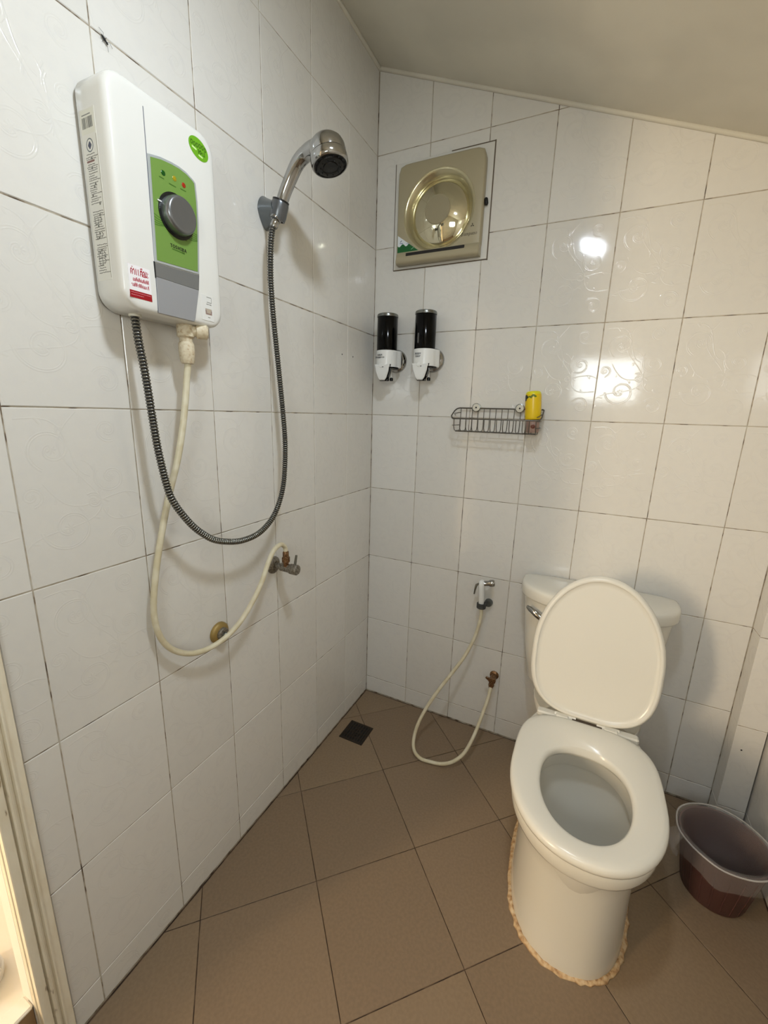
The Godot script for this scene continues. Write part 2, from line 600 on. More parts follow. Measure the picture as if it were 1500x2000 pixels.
func build_room() -> void:
	# left wall, with the door opening
	var wl := slab("wall_left", [[Vector3(-.048, -.1, -.12), Vector3(-.0013, 2.5, DOOR0)], [Vector3(-.048, DOOR_H, DOOR0), Vector3(-.0013, 2.5, DOOR1)], [Vector3(-.048, -.1, DOOR1), Vector3(-.0013, 2.5, FZ + .12)]], M.grout)
	structure(wl)
	var fl := Transform3D(Basis(Vector3(0, 0, -1), Vector3.UP, Vector3.RIGHT), Vector3.ZERO)   # u = -z
	var us := lines(.1987, .2035, 1.2724)
	var vs := [0.0, .0781, .3781, .6781, .9781, 1.2781, 1.5781, 1.8781, 2.1781, CEIL_Y]
	for a in range(us.size() - 1):
		for b in range(vs.size() - 1):
			var r := Rect2(-us[a + 1], vs[b], us[a + 1] - us[a], vs[b + 1] - vs[b])
			var uvr := Rect2(-us[a] - .2035, vs[b] if b > 0 else -.2219, .2035, .30)
			if b == 0:
				r = Rect2(r.position + Vector2(0, .004), r.size - Vector2(0, .004))
			lay(wl, fl, r, PackedVector2Array(), uvr, "tile")
	# back wall
	var wb := slab("wall_back", [[Vector3(-.10, -.1, -.12), Vector3(RX + .12, 2.5, -.0013)]], M.grout)
	structure(wb)
	var fb := Transform3D.IDENTITY
	var ub := lines(.2005, .2015, 1.33)
	var region := PackedVector2Array([Vector2(0.001, 0), Vector2(1.335, 0), Vector2(1.335, ceil_at(1.335)), Vector2(0.001, ceil_at(0.001))])
	for a in range(ub.size() - 1):
		for b in range(vs.size() - 1):
			var r := Rect2(ub[a], vs[b], ub[a + 1] - ub[a], vs[b + 1] - vs[b])
			if b == 0:
				r = Rect2(r.position + Vector2(0, .004), r.size - Vector2(0, .004))
			lay(wb, fb, r, region, Rect2(ub[a], vs[b] if b > 0 else -.2219, .2015, .30), "tile")
	# boxed-in pipe chase at the right end of the back wall
	var wp := slab("wall_pipe_chase", [[Vector3(1.3313, -.1, -.01), Vector3(1.4027, 1.91, .0637)]], M.grout)
	structure(wp)
	var fp := Transform3D(Basis(Vector3(0, 0, 1), Vector3.UP, Vector3.LEFT), Vector3(1.33, 0, 0))
	var ff := Transform3D(Basis.IDENTITY, Vector3(0, 0, .065))
	for b in range(vs.size() - 3):
		var top := minf(vs[b + 1], 1.905)
		lay(wp, fp, Rect2(.0, vs[b], .066, top - vs[b]), PackedVector2Array(), Rect2(0, vs[b], .2, .3), "tile")
		lay(wp, ff, Rect2(1.3285, vs[b], .0755, top - vs[b]), PackedVector2Array(), Rect2(1.3285, vs[b], .2, .3), "tile")
	# right wall
	var wr := slab("wall_right", [[Vector3(RX + .0013, -.1, -.12), Vector3(RX + .12, 2.5, FZ + .12)]], M.grout)
	structure(wr)
	var fr := Transform3D(Basis(Vector3(0, 0, 1), Vector3.UP, Vector3.LEFT), Vector3(RX, 0, 0))
	for a in range(11):
		for b in range(vs.size() - 3):
			var top := minf(vs[b + 1], ceil_at(RX) - .005)
			lay(wr, fr, Rect2(a * .2035, vs[b], minf(.2035, FZ - a * .2035), top - vs[b]), PackedVector2Array(), Rect2(a * .2035, vs[b], .2035, .3), "tile")
	# front wall behind the camera, with a small window
	var wx0 := .62
	var wx1 := 1.10
	var wy0 := 1.38
	var wy1 := 1.78
	var wf := slab("wall_front", [[Vector3(-.10, -.1, FZ), Vector3(wx0, 2.5, FZ + .12)], [Vector3(wx1, -.1, FZ), Vector3(RX + .12, 2.5, FZ + .12)], [Vector3(wx0, -.1, FZ), Vector3(wx1, wy0, FZ + .12)], [Vector3(wx0, wy1, FZ), Vector3(wx1, 2.5, FZ + .12)]], M.paint)
	structure(wf)
	var win := Node3D.new()
	win.name = "window_1"
	win.position = Vector3((wx0 + wx1) / 2, wy0, FZ + .06)
	add_child(win)
	structure(win)
	var fmb := Mb.new()
	var w := wx1 - wx0
	var h := wy1 - wy0
	for s in [[Vector3(-w / 2 + .015, h / 2, 0), Vector3(.03, h, .05)], [Vector3(w / 2 - .015, h / 2, 0), Vector3(.03, h, .05)], [Vector3(0, .015, 0), Vector3(w - .06, .03, .05)], [Vector3(0, h - .015, 0), Vector3(w - .06, .03, .05)], [Vector3(0, h / 2, 0), Vector3(.025, h - .06, .045)]]:
		fmb.box(s[0], s[1], .003)
	part("window_frame", fmb, M.white_gloss, win)
	var gl := mat(Color(.9, .95, .95, .08), 0.02)
	gl.transparency = BaseMaterial3D.TRANSPARENCY_ALPHA
	for sx in [-1, 1]:
		var gm := Mb.new()
		gm.box(Vector3(sx * (w / 4 - .002), h / 2, 0), Vector3(w / 2 - .045, h - .062, .004), .0005)
		part("pane", gm, gl, win)
	# sloping ceiling with a recessed lamp
	var n := Vector3(CEIL_SLOPE, 1, 0).normalized()
	var lamp_x := .70
	var lamp_z := 1.085
	var mb := Mb.new()
	var cpoly := [Vector3(-.10, ceil_at(-.10), -.12), Vector3(RX + .12, ceil_at(RX + .12), -.12), Vector3(RX + .12, ceil_at(RX + .12), FZ + .12), Vector3(-.10, ceil_at(-.10), FZ + .12)]
	var lo := PackedVector3Array(cpoly)
	var hi := PackedVector3Array()
	for q in cpoly:
		hi.append(q + n * .08)
	mb.loft([lo, hi])
	structure(part("ceiling", mb, M.paint))
	# plaster cove where the ceiling meets the back wall
	var cove := Mb.new()
	cove.tube([Vector3(.0, ceil_at(.0) - .003, .003), Vector3(1.46, ceil_at(1.46) - .003, .003)], [.007], 10)
	structure(part("trim_1", cove, M.paint))
	var cove2 := Mb.new()
	cove2.tube([Vector3(.003, ceil_at(.003) - .004, .0), Vector3(.003, ceil_at(.003) - .004, FZ)], [.007], 10)
	structure(part("trim_2", cove2, M.paint))
	var lamp := thing("ceiling_lamp", "round white recessed lamp glowing in the sloping ceiling", "lamp", Vector3(lamp_x, ceil_at(lamp_x), lamp_z))
	lamp.basis = Basis(Quaternion(Vector3.UP, n))
	var rim := Mb.new()
	rim.lathe([Vector2(.058, -.002), Vector2(.060, -.008), Vector2(.066, -.010), Vector2(.074, -.006), Vector2(.076, .0)], Transform3D.IDENTITY, 40, false, false)
	part("lamp_rim", rim, M.white_gloss, lamp)
	var dm := mat(Color(.95, .95, .95), 0.6)
	dm.emission_enabled = true
	dm.emission = Color(.93, .97, 1.0)
	dm.emission_energy_multiplier = 6.0
	var dif := Mb.new()
	dif.lathe([Vector2(.0585, -.001), Vector2(.0585, -.006), Vector2(.03, -.0065)], Transform3D.IDENTITY, 40)
	part("lamp_diffuser", dif, dm, lamp)
	# floor: screed and diagonal tiles
	var fs := slab("floor", [[Vector3(-.10, -.1, -.12), Vector3(RX + .12, -.0018, FZ + .12)]], M.floor_grout)
	structure(fs)
	var o := Vector2(.2736, .3768)
	var side := .3006
	var fd := Transform3D(Basis(Vector3(1, 0, -1).normalized(), Vector3(-1, 0, -1).normalized(), Vector3.UP), Vector3(o.x, 0, o.y))
	# region in tile axes: u = (dx - dz) / sqrt 2, v = (-dx - dz) / sqrt 2
	var reg := PackedVector2Array()
	for q in [Vector2(.0035, .0035), Vector2(RX - .0035, .0035), Vector2(RX - .0035, FZ - .0035), Vector2(.0035, FZ - .0035)]:
		var d: Vector2 = q - o
		reg.append(Vector2(d.x - d.y, -d.x - d.y) / sqrt(2.0))
	for a in range(-8, 8):
		for b in range(-10, 4):
			lay(fs, fd, Rect2(a * side, b * side, side, side), reg, Rect2(a * side, b * side, side, side), "floor", "floor_tile", .0008)
	build_door()

func build_door() -> void:
	var door := Node3D.new()
	door.name = "door_1"
	door.position = Vector3(0, 0, DOOR0)
	add_child(door)
	structure(door)
	# moulded casing: (u = across towards the opening, w = out of the wall)
	var prof := [Vector2(0, 0), Vector2(0, .007), Vector2(.001, .008), Vector2(.0115, .008), Vector2(.0125, .0105), Vector2(.0145, .0115), Vector2(.0165, .0105), Vector2(.018, .004), Vector2(.0215, .004), Vector2(.023, .0105), Vector2(.026, .012), Vector2(.0285, .0105), Vector2(.030, .004), Vector2(.0315, .004), Vector2(.033, .012), Vector2(.034, .013), Vector2(.046, .013), Vector2(.0475, .012), Vector2(.0475, 0)]
	for s in [0, 1]:
		var a := PackedVector3Array()
		var b := PackedVector3Array()
		for q in prof:
			var z: float = -.0475 + q.x if s == 0 else (DOOR1 - DOOR0) + .0475 - q.x
			a.append(Vector3(q.y, .0, z))
			b.append(Vector3(q.y, DOOR_H + .04, z))
		var mb := Mb.new()
		mb.loft([a, b], true, true, true)
		for t in range(mb.tris.size()):
			mb.tris[t][3] = 1000 + t / 2
		part("casing", mb, M.frame, door)
	var head := Mb.new()
	head.box(Vector3(.006, DOOR_H + .062, (DOOR1 - DOOR0) / 2), Vector3(.013, .045, DOOR1 - DOOR0 + .095), .003)
	part("casing", head, M.frame, door)
	# timber edge of the frame, then the plastered reveal
	for s in [0, 1]:
		var z: float = 0.0 if s == 0 else DOOR1 - DOOR0
		var mb := Mb.new()
		mb.box(Vector3(-.006, DOOR_H / 2, z), Vector3(.0125, DOOR_H, .003), .0008)
		part("jamb", mb, M.frame, door)
		var st := Mb.new()
		st.box(Vector3(-.0305, DOOR_H / 2, z), Vector3(.036, DOOR_H, .003), .0008)
		part("reveal", st, M.outer_paint, door)
	var hj := Mb.new()
	hj.box(Vector3(-.024, DOOR_H, (DOOR1 - DOOR0) / 2), Vector3(.048, .003, DOOR1 - DOOR0), .0008)
	part("jamb", hj, M.frame, door)
	# step up to the next room: tan riser under a pale nosing
	var rs := Mb.new()
	rs.box(Vector3(-.020, .079, (DOOR1 - DOOR0) / 2), Vector3(.012, .158, DOOR1 - DOOR0 - .004), .001)
	part("riser", rs, M.riser, door)
	var ns := Mb.new()
	ns.box(Vector3(-.028, .1625, (DOOR1 - DOOR0) / 2), Vector3(.034, .009, DOOR1 - DOOR0 - .004), .003)
	part("nosing", ns, M.outer_floor, door)
	# the bright room beyond
	var ox0 := -2.6
	var oz1 := 4.4
	var fl := slab("floor_next_room", [[Vector3(ox0, -.1, -.6), Vector3(-.028, .165, oz1)]], M.outer_floor)
	structure(fl)
	structure(slab("wall_next_room_far", [[Vector3(ox0 - .1, -.1, -.7), Vector3(ox0, 1.0, oz1 + .1)], [Vector3(ox0 - .1, 2.1, -.7), Vector3(ox0, 2.6, oz1 + .1)], [Vector3(ox0 - .1, 1.0, -.7), Vector3(ox0, 2.1, .9)], [Vector3(ox0 - .1, 1.0, 2.3), Vector3(ox0, 2.1, oz1 + .1)]], M.outer_paint))
	structure(slab("wall_next_room_side", [[Vector3(ox0, -.1, -.7), Vector3(-.048, 2.6, -.6)]], M.outer_paint))
	structure(slab("wall_next_room_end", [[Vector3(ox0, -.1, oz1), Vector3(-2.15, 2.6, oz1 + .1)], [Vector3(-1.45, -.1, oz1), Vector3(.0, 2.6, oz1 + .1)], [Vector3(-2.15, -.1, oz1), Vector3(-1.45, .9, oz1 + .1)], [Vector3(-2.15, 2.1, oz1), Vector3(-1.45, 2.6, oz1 + .1)], [Vector3(-.10, -.1, FZ + .12), Vector3(.0, 2.6, oz1)]], M.outer_paint))
	structure(slab("ceiling_next_room", [[Vector3(ox0 - .1, 2.6, -.7), Vector3(.0, 2.7, oz1 + .1)]], M.outer_paint))
	var gl := mat(Color(.9, .95, .95, .08), 0.02)
	gl.transparency = BaseMaterial3D.TRANSPARENCY_ALPHA
	for k in range(2):
		var win := Node3D.new()
		win.name = "window_%d" % (k + 2)
		add_child(win)
		structure(win)
		var fm := Mb.new()
		var pm := Mb.new()
		var c := Vector3(ox0 - .05, 1.55, 1.6) if k == 0 else Vector3(-1.8, 1.5, oz1 + .05)
		var w := 1.4 if k == 0 else .7
		var h := 1.1 if k == 0 else 1.2
		var bs := Basis(Vector3.UP, PI / 2) if k == 0 else Basis.IDENTITY
		for q in [[Vector3(-w / 2 + .02, 0, 0), Vector3(.04, h, .05)], [Vector3(w / 2 - .02, 0, 0), Vector3(.04, h, .05)], [Vector3(0, -h / 2 + .02, 0), Vector3(w - .08, .04, .05)], [Vector3(0, h / 2 - .02, 0), Vector3(w - .08, .04, .05)]]:
			fm.box(bs * q[0], q[1], .003, bs)
		pm.box(Vector3.ZERO, Vector3(w - .08, h - .08, .005), .0005, bs)
		win.position = c
		part("window_frame", fm, M.white_gloss, win)
		part("pane", pm, gl, win)
	# white slipper on the bright floor outside
	var sl := thing("slipper", "white rounded slipper toe on the bright floor outside the doorway", "slipper", Vector3(-.140, .165, 1.362))
	var rings := []
	for q in [[0.0, .96], [.012, 1.0], [.018, .985], [.019, .93]]:
		var r := PackedVector3Array()
		for i in range(40):
			var t := TAU * i / 40
			r.append(Vector3(.043 * cos(t) * q[1], q[0], (.115 if sin(t) > 0 else .046) * sin(t) * q[1]))
		rings.append(r)
	var sm := Mb.new()
	sm.loft(rings)
	part("sole", sm, M.white_gloss, sl)
	var up := []
	for i in range(9):
		var t := PI * i / 8
		up.append(Vector3(.042 * cos(t), .016 + .035 * sin(t), .02))
	var um := Mb.new()
	var strap := []
	for q in [[-.034, .7], [-.02, .9], [.0, 1.0], [.03, 1.08]]:
		var r := PackedVector3Array()
		for i in range(13):
			var t := PI * i / 12
			r.append(Vector3(.040 * cos(t) * q[1], .014 + .030 * sin(t) * q[1], q[0]))
		for i in range(12, -1, -1):
			var t := PI * i / 12
			r.append(Vector3(.037 * cos(t) * q[1], .012 + .027 * sin(t) * q[1], q[0]))
		strap.append(r)
	um.loft(strap)
	part("strap", um, M.white_gloss, sl)

# ---------------------------------------------------------------- water heater
func heater_front(y: float, z: float) -> float:
	return .0775

func build_heater() -> void:
	var yc := 1.6195
	var zc := .9465
	var hw := .1075
	var hh := .1735
	var t := thing("water_heater", "white wall-mounted electric shower water heater with green dial panel", "water heater", Vector3(0, yc, zc))
	# local axes: x out of the wall, y up, u = -z along the wall
	var F := Transform3D(Basis(Vector3(0, 0, -1), Vector3.UP, Vector3.RIGHT), Vector3.ZERO)
	var bp := Mb.new()
	var rings := []
	for q in [[0.004, .001], [.004, .006]]:
		var r := PackedVector3Array()
		for p in rrect(hw - q[0], hh - q[0], .024, 8):
			r.append(F * Vector3(p.x, p.y, q[1]))
		rings.append(r)
	bp.loft(rings)
	part("back_plate", bp, mat(Color(.45, .43, .38), .5), t)
	rings = []
	var cen := Vector2.ZERO
	for q in [[.0015, .006], [0.0, .008], [.0003, .040], [.0006, .0640], [.0012, .0690], [.0026, .0728], [.0050, .0754], [.0085, .0768], [.015, .0773], [.03, .0775]]:
		var r := PackedVector3Array()
		for p in rrect(hw - q[0], hh - q[0], maxf(.018, .032 - q[0] * .35), 8):
			r.append(F * Vector3(p.x, p.y, q[1]))
		rings.append(r)
	var body := Mb.new()
	body.loft(rings, true, true, true, 60.0)
	part("body", body, M.plastic, t)
	var fx := .0775
	# P: wall (y, z) to local front coordinates
	var P := func(y: float, z: float) -> Vector2: return Vector2(-(z - zc), y - yc)
	var rect := Rect2(-hw, -hh, hw * 2, hh * 2)
	# seam from top to bottom left of the dial panel
	var sm := Mb.new()
	sm.prism([P.call(1.765, .9893), P.call(1.765, .9881), P.call(1.452, .9925), P.call(1.452, .9940)], F, fx - .004, fx + .0006, .0002, rect)
	part("seam", sm, mat(Color(.42, .43, .47), .5), t)
	# silver bezel and green dial panel with an arched top
	var outer := [P.call(1.5325, .9925), P.call(1.5385, .8967), P.call(1.6271, .8901), P.call(1.6659, .8896), P.call(1.6964, .8915), P.call(1.7005, .8968), P.call(1.7060, .9110), P.call(1.7082, .9260), P.call(1.7079, .9422), P.call(1.7054, .9638), P.call(1.6990, .9885)]
	var bz := Mb.new()
	bz.prism(outer, F, fx - .003, fx + .0016, .0008, rect)
	part("bezel", bz, mat(Color(.70, .72, .72), .35, .25), t)
	var gw := 160
	var gh := 256
	var im := Image.create(gw, gh, false, Image.FORMAT_RGB8)
	for j in range(gh):
		for i in range(gw):
			im.set_pixel(i, j, Color(.44, .575, .27))
	for k in range(5):
		var w := []
		for i in range(0, 161, 4):
			w.append(Vector2(i, 142 + k * 5.0 + 6.0 * sin(i * .05 + k * .35)))
		stroke(im, w, .7, Color(.22, .38, .10))
	for q in [[38, 47, 14], [74, 51, 22], [112, 48, 18]]:
		stroke(im, [Vector2(q[0] - q[2] / 2.0, q[1]), Vector2(q[0] + q[2] / 2.0, q[1])], 1.5, Color(.25, .40, .12))
	stroke(im, [Vector2(56, 212), Vector2(98, 212)], 1.3, Color(.24, .40, .11))
	stroke(im, [Vector2(92, 212), Vector2(99, 212)], 2.0, Color(.22, .36, .09))
	stroke(im, [Vector2(95, 174), Vector2(112, 175)], 1.4, Color(.24, .36, .11))
	var gm := mat(Color(1, 1, 1), .3)
	gm.albedo_texture = ImageTexture.create_from_image(im)
	var inner := Array(Mb.inset(PackedVector2Array(outer) if not Geometry2D.is_polygon_clockwise(PackedVector2Array(outer)) else PackedVector2Array(outer.duplicate().map(func(q): return q)), .0042))
	if Geometry2D.is_polygon_clockwise(PackedVector2Array(outer)):
		var rv := PackedVector2Array(outer)
		rv.reverse()
		inner = Array(Mb.inset(rv, .0042))
	var lo := Vector2(1e9, 1e9)
	var hi := -lo
	for q in inner:
		lo = lo.min(q)
		hi = hi.max(q)
	var gp := Mb.new()
	gp.prism(inner, F, fx, fx + .0022, .0003, Rect2(lo, hi - lo))
	var panel := part("dial_panel", gp, gm, t)
	panel.set_meta("label", "green dial panel")
	var inkm := mat(Color(.03, .07, .02), .4)
	var Rz := Basis(Vector3(0, 0, -1), Vector3.UP, Vector3.RIGHT)
	text_part("TOSHIBA", .0082, .0003, Transform3D(Rz, F * Vector3(P.call(1.5705, .9415).x, P.call(1.5705, .9415).y, fx + .0024)), inkm, panel, "lettering", "Droid Sans", true)
	for q in [[1.6817, .9618, Color(.02, .30, .05)], [1.6831, .9393, Color(.62, .55, .08)], [1.6808, .9202, Color(.62, .16, .04)]]:
		var p: Vector2 = P.call(q[0], q[1])
		var lm := Mb.new()
		lm.lathe([Vector2(.0042, 0), Vector2(.0042, .0006), Vector2(.003, .0012), Vector2(.001, .0015)], Transform3D(F.basis * Basis(Vector3.RIGHT, PI / 2), F * Vector3(p.x, p.y, fx + .002)), 16)
		part("indicator", lm, mat(q[2], .2), panel)
	# the dial
	var kc: Vector2 = P.call(1.6225, .9405)
	var KX := Transform3D(F.basis * Basis(Vector3.RIGHT, PI / 2), F * Vector3(kc.x, kc.y, fx + .002))
	var ring := Mb.new()
	ring.lathe([Vector2(.0368, 0), Vector2(.0368, .0012), Vector2(.034, .0014), Vector2(.030, .0012)], KX, 48)
	var kr := part("dial_ring", ring, mat(Color(.05, .07, .05), .4), t)
	var mk := Mb.new()
	mk.box(KX * Vector3(-.034, .0016, -.012), Vector3(.0008, .0022, .008), .0002)
	part("pointer_mark", mk, M.white_gloss, kr)
	var kn := Mb.new()
	kn.lathe([Vector2(.0318, .001), Vector2(.0312, .010), Vector2(.0305, .014), Vector2(.0288, .0172), Vector2(.0262, .0186), Vector2(.024, .0186), Vector2(.012, .0182)], KX, 48)
	part("dial_knob", kn, mat(Color(.50, .51, .52), .28, .75), t)
	# grey lower cover: dark band over a lighter panel
	var band := Mb.new()
	band.prism([P.call(1.5098, .9925), P.call(1.5100, .9000), P.call(1.5375, .8968), P.call(1.5315, .9925)], F, fx - .003, fx + .0012, .0004, rect)
	var bg := Mb.new()
	bg.prism([P.call(1.507, .9940), P.call(1.507, .9921), P.call(1.5335, .9921), P.call(1.5335, .9945)], F, fx - .002, fx + .0013, .0002, rect)
	part("cover_gap", bg, M.rubber, t)
	part("cover_band", band, mat(Color(.44, .44, .43), .35), t)
	var cov := Mb.new()
	cov.prism([P.call(1.4495, .9930), P.call(1.4495, .9165), P.call(1.4560, .9130), P.call(1.5095, .9002), P.call(1.5093, .9922)], F, fx - .014, fx + .0014, .0006, rect)
	part("lower_cover", cov, mat(Color(.58, .58, .585), .32), t)
	# oval green sticker
	var ov := []
	var oc: Vector2 = P.call(1.758, .8785)
	for i in range(28):
		var a := TAU * i / 28
		ov.append(oc + Vector2(cos(a) * .0225, sin(a) * .0170).rotated(-.30))
	var om := Image.create(128, 96, false, Image.FORMAT_RGB8)
	om.fill(Color(.42, .66, .12))
	for k in range(6):
		var x := 20.0 + k * 17.0
		var y := 34.0 + 2.0 * sin(k * 1.3)
		stroke(om, [Vector2(x - 5, y), Vector2(x - 3, y - 8), Vector2(x + 4, y - 8), Vector2(x + 6, y), Vector2(x + 3, y + 8), Vector2(x - 3, y + 8), Vector2(x - 5, y)], 1.8, Color(.16, .34, .02))
	for q in [[Vector2(24, 52), Vector2(46, 56), 4.0], [Vector2(64, 74), Vector2(84, 76), 4.0]]:
		stroke(om, [q[0], q[1]], q[2], Color(.80, .92, .62))
	stroke(om, [Vector2(62, 50), Vector2(62, 66)], 2.4, Color(.16, .34, .02))
	stroke(om, [Vector2(74, 50), Vector2(68, 57), Vector2(74, 65), Vector2(82, 58), Vector2(75, 50)], 2.2, Color(.16, .34, .02))
	stroke(om, [Vector2(90, 52), Vector2(90, 66), Vector2(100, 66), Vector2(100, 48)], 1.8, Color(.16, .34, .02))
	var omt := mat(Color(1, 1, 1), .3)
	omt.albedo_texture = ImageTexture.create_from_image(om)
	var ovm := Mb.new()
	ovm.prism(ov, F, fx - .004, fx + .0005, .0001, Rect2(oc - Vector2(.023, .018), Vector2(.046, .036)))
	part("oval_sticker", ovm, omt, t)
	# red and white warning sticker, Thai lettering
	var sw := 150
	var sh := 190
	var sim := Image.create(sw, sh, false, Image.FORMAT_RGB8)
	sim.fill(Color(.93, .92, .92))
	var red := Color(.62, .06, .14)
	var glyphs := [
		[[Vector2(.15, 1), Vector2(.15, .3), Vector2(.45, 0), Vector2(.8, .3), Vector2(.8, 1)], [Vector2(.15, .6), Vector2(.4, .6)], [Vector2(.75, -.3), Vector2(.9, -.25)]],
		[[Vector2(.1, .3), Vector2(.4, 0), Vector2(.7, .3), Vector2(.7, 1)]],
		[[Vector2(.3, 0), Vector2(.3, .85), Vector2(.5, 1)]], [[Vector2(.2, 0), Vector2(.2, .85), Vector2(.4, 1)]],
		[[Vector2(.1, 1), Vector2(.1, .3), Vector2(.3, 0), Vector2(.45, .25), Vector2(.6, 0), Vector2(.85, .3), Vector2(.85, 1)], [Vector2(.1, .7), Vector2(.4, .6)], [Vector2(.2, -.2), Vector2(.5, -.35), Vector2(.85, -.2), Vector2(.85, -.4)]],
		[[Vector2(.15, .3), Vector2(.45, 0), Vector2(.8, .3), Vector2(.8, 1), Vector2(.15, 1), Vector2(.15, .6), Vector2(.4, .6)]],
		[[Vector2(.15, 0), Vector2(.15, 1), Vector2(.5, .8), Vector2(.8, 1)], [Vector2(.8, 0), Vector2(.8, .8)]],
		[[Vector2(.25, .2), Vector2(.3, .22)], [Vector2(.25, .85), Vector2(.3, .87)]]]
	var x := 14.0
	for gph in glyphs:
		for s in gph:
			var pts := []
			for q in s:
				pts.append(Vector2(x + q.x * 17.0, 22 + q.y * 32.0))
			stroke(sim, pts, 2.2, red)
		x += 16.5
	var r2 := RandomNumberGenerator.new()
	r2.seed = 8
	for row in range(2):
		x = 26.0 - row * 12
		while x < 134:
			var gi := r2.randi_range(0, 6)
			for s in glyphs[gi]:
				var pts := []
				for q in s:
					pts.append(Vector2(x + q.x * 9.5, 76 + row * 32 + q.y * 15.0))
				stroke(sim, pts, 1.2, red)
			x += 10.0
	sim.fill_rect(Rect2i(0, 148, sw, 42), Color(.60, .03, .10))
	for row in range(2):
		x = 8.0
		while x < (140 if row == 0 else 90):
			var l := r2.randf_range(4, 10)
			stroke(sim, [Vector2(x, 158 + row * 14), Vector2(x + l, 158 + row * 14)], 1.5, Color(.85, .6, .62))
			x += l + 4
	var smt := mat(Color(1, 1, 1), .3)
	smt.albedo_texture = ImageTexture.create_from_image(sim)
	var sa: Vector2 = P.call(1.4650, 1.0435)
	var sb: Vector2 = P.call(1.5170, 1.0035)
	var sp := Mb.new()
	sp.prism([sa, Vector2(sb.x, sa.y), sb, Vector2(sa.x, sb.y)], F, fx - .008, fx + .0003, .0001, Rect2(sa, sb - sa))
	part("warning_sticker", sp, smt, t)
	# small marks at the lower right
	var mim := Image.create(96, 160, false, Image.FORMAT_RGB8)
	mim.fill(Color(.885, .88, .86))
	for q in [[Vector2(46, 12), Vector2(80, 12), 2.0], [Vector2(46, 44), Vector2(80, 44), 2.0], [Vector2(82, 14), Vector2(82, 42), 1.2], [Vector2(42, 56), Vector2(58, 56), 2.6], [Vector2(66, 56), Vector2(78, 57), 3.0], [Vector2(50, 138), Vector2(64, 138), 2.4]]:
		stroke(mim, [q[0], q[1]], q[2], Color(.52, .52, .49))
	mim.fill_rect(Rect2i(30, 84, 52, 38), Color(.70, .66, .60))
	stroke(mim, [Vector2(34, 96), Vector2(38, 116), Vector2(76, 116), Vector2(78, 98)], 4.0, Color(.56, .46, .43))
	stroke(mim, [Vector2(48, 92), Vector2(60, 106), Vector2(70, 90)], 3.0, Color(.74, .66, .58))
	var mmt := mat(Color(1, 1, 1), .3)
	mmt.albedo_texture = ImageTexture.create_from_image(mim)
	var ma: Vector2 = P.call(1.4580, .8960)
	var mb2: Vector2 = P.call(1.5060, .8660)
	var mp := Mb.new()
	mp.prism([ma, Vector2(mb2.x, ma.y), mb2, Vector2(ma.x, mb2.y)], F, fx - .008, fx + .0003, .0001, Rect2(ma, mb2 - ma))
	part("rating_mark", mp, mmt, t)
	# side label on the left flank (faces +z)
	var lw := 80
	var lh := 560
	var lim := Image.create(lw, lh, false, Image.FORMAT_RGB8)
	lim.fill(Color(.875, .868, .835))
	lim.fill_rect(Rect2i(4, 4, 70, 74), Color(.87, .86, .80))
	var bx := 10
	while bx < 66:
		var bw := r2.randi_range(1, 3)
		lim.fill_rect(Rect2i(bx, 26, bw, 34), Color(.30, .30, .28))
		bx += bw + r2.randi_range(1, 2)
	stroke(lim, [Vector2(12, 18), Vector2(56, 18)], 1.6, Color(.45, .45, .42))
	var cir := []
	for i in range(25):
		cir.append(Vector2(38 + 17 * cos(TAU * i / 24), 112 + 20 * sin(TAU * i / 24)))
	stroke(lim, cir, 1.4, Color(.28, .33, .34))
	for i in range(12):
		stroke(lim, [Vector2(38 - 9 * (1 - absf(i - 5.5) / 6.5), 102 + i * 1.9), Vector2(38 + 9 * (1 - absf(i - 5.5) / 6.5), 102 + i * 1.9)], 1.2, Color(.16, .18, .28))
	var yy := 140.0
	while yy < 540:
		var dens := 1.0
		if yy > 160 and yy < 170:
			stroke(lim, [Vector2(16, yy), Vector2(52, yy)], 3.0, Color(.46, .30, .26))
			yy += 10
			continue
		if (yy > 300 and yy < 318) or (yy > 420 and yy < 430):
			yy += 7
			continue
		x = r2.randf_range(10, 18)
		var stop := r2.randf_range(44, 72)
		while x < stop:
			var l := r2.randf_range(3, 9)
			stroke(lim, [Vector2(x, yy + r2.randf_range(-1, 1)), Vector2(x + l, yy + r2.randf_range(-1, 1))], 1.1, Color(.40, .39, .35))
			x += l + r2.randf_range(1.5, 3.5)
		if r2.randf() < .3:
			dab(lim, r2.randf_range(24, 60), yy + 5, 4.0, Color(.38, .37, .33))
		yy += r2.randf_range(6.0, 9.0)
	for q in [340, 390, 455, 480]:
		stroke(lim, [Vector2(20, q), Vector2(22, q + 26), Vector2(40, q + 24), Vector2(38, q + 4)], 1.2, Color(.42, .41, .37))
		stroke(lim, [Vector2(50, q + 4), Vector2(58, q + 12), Vector2(48, q + 22)], 1.4, Color(.42, .41, .37))
	stroke(lim, [Vector2(76, 84), Vector2(76, 552)], 1.0, Color(.62, .60, .54))
	var lmt := mat(Color(1, 1, 1), .35)
	lmt.albedo_texture = ImageTexture.create_from_image(lim)
	var sl := Mb.new()
	var SF := Transform3D(Basis.IDENTITY, Vector3(0, 0, hw - .0012))
	sl.prism([Vector2(.012, -.128), Vector2(.050, -.128), Vector2(.050, .118), Vector2(.012, .118)], SF, -.002, .0012, .0001, Rect2(.012, -.128, .038, .246))
	part("side_label", sl, lmt, t)
	# inlet fitting under the heater, and hot water outlet collar
	var fit := Mb.new()
	fit.lathe([Vector2(.012, .02), Vector2(.012, -.004), Vector2(.0165, -.006), Vector2(.0165, -.030), Vector2(.0125, -.033), Vector2(.0125, -.040)], Transform3D(Basis.IDENTITY, Vector3(.043, -.165, .9095 - zc)), 20)
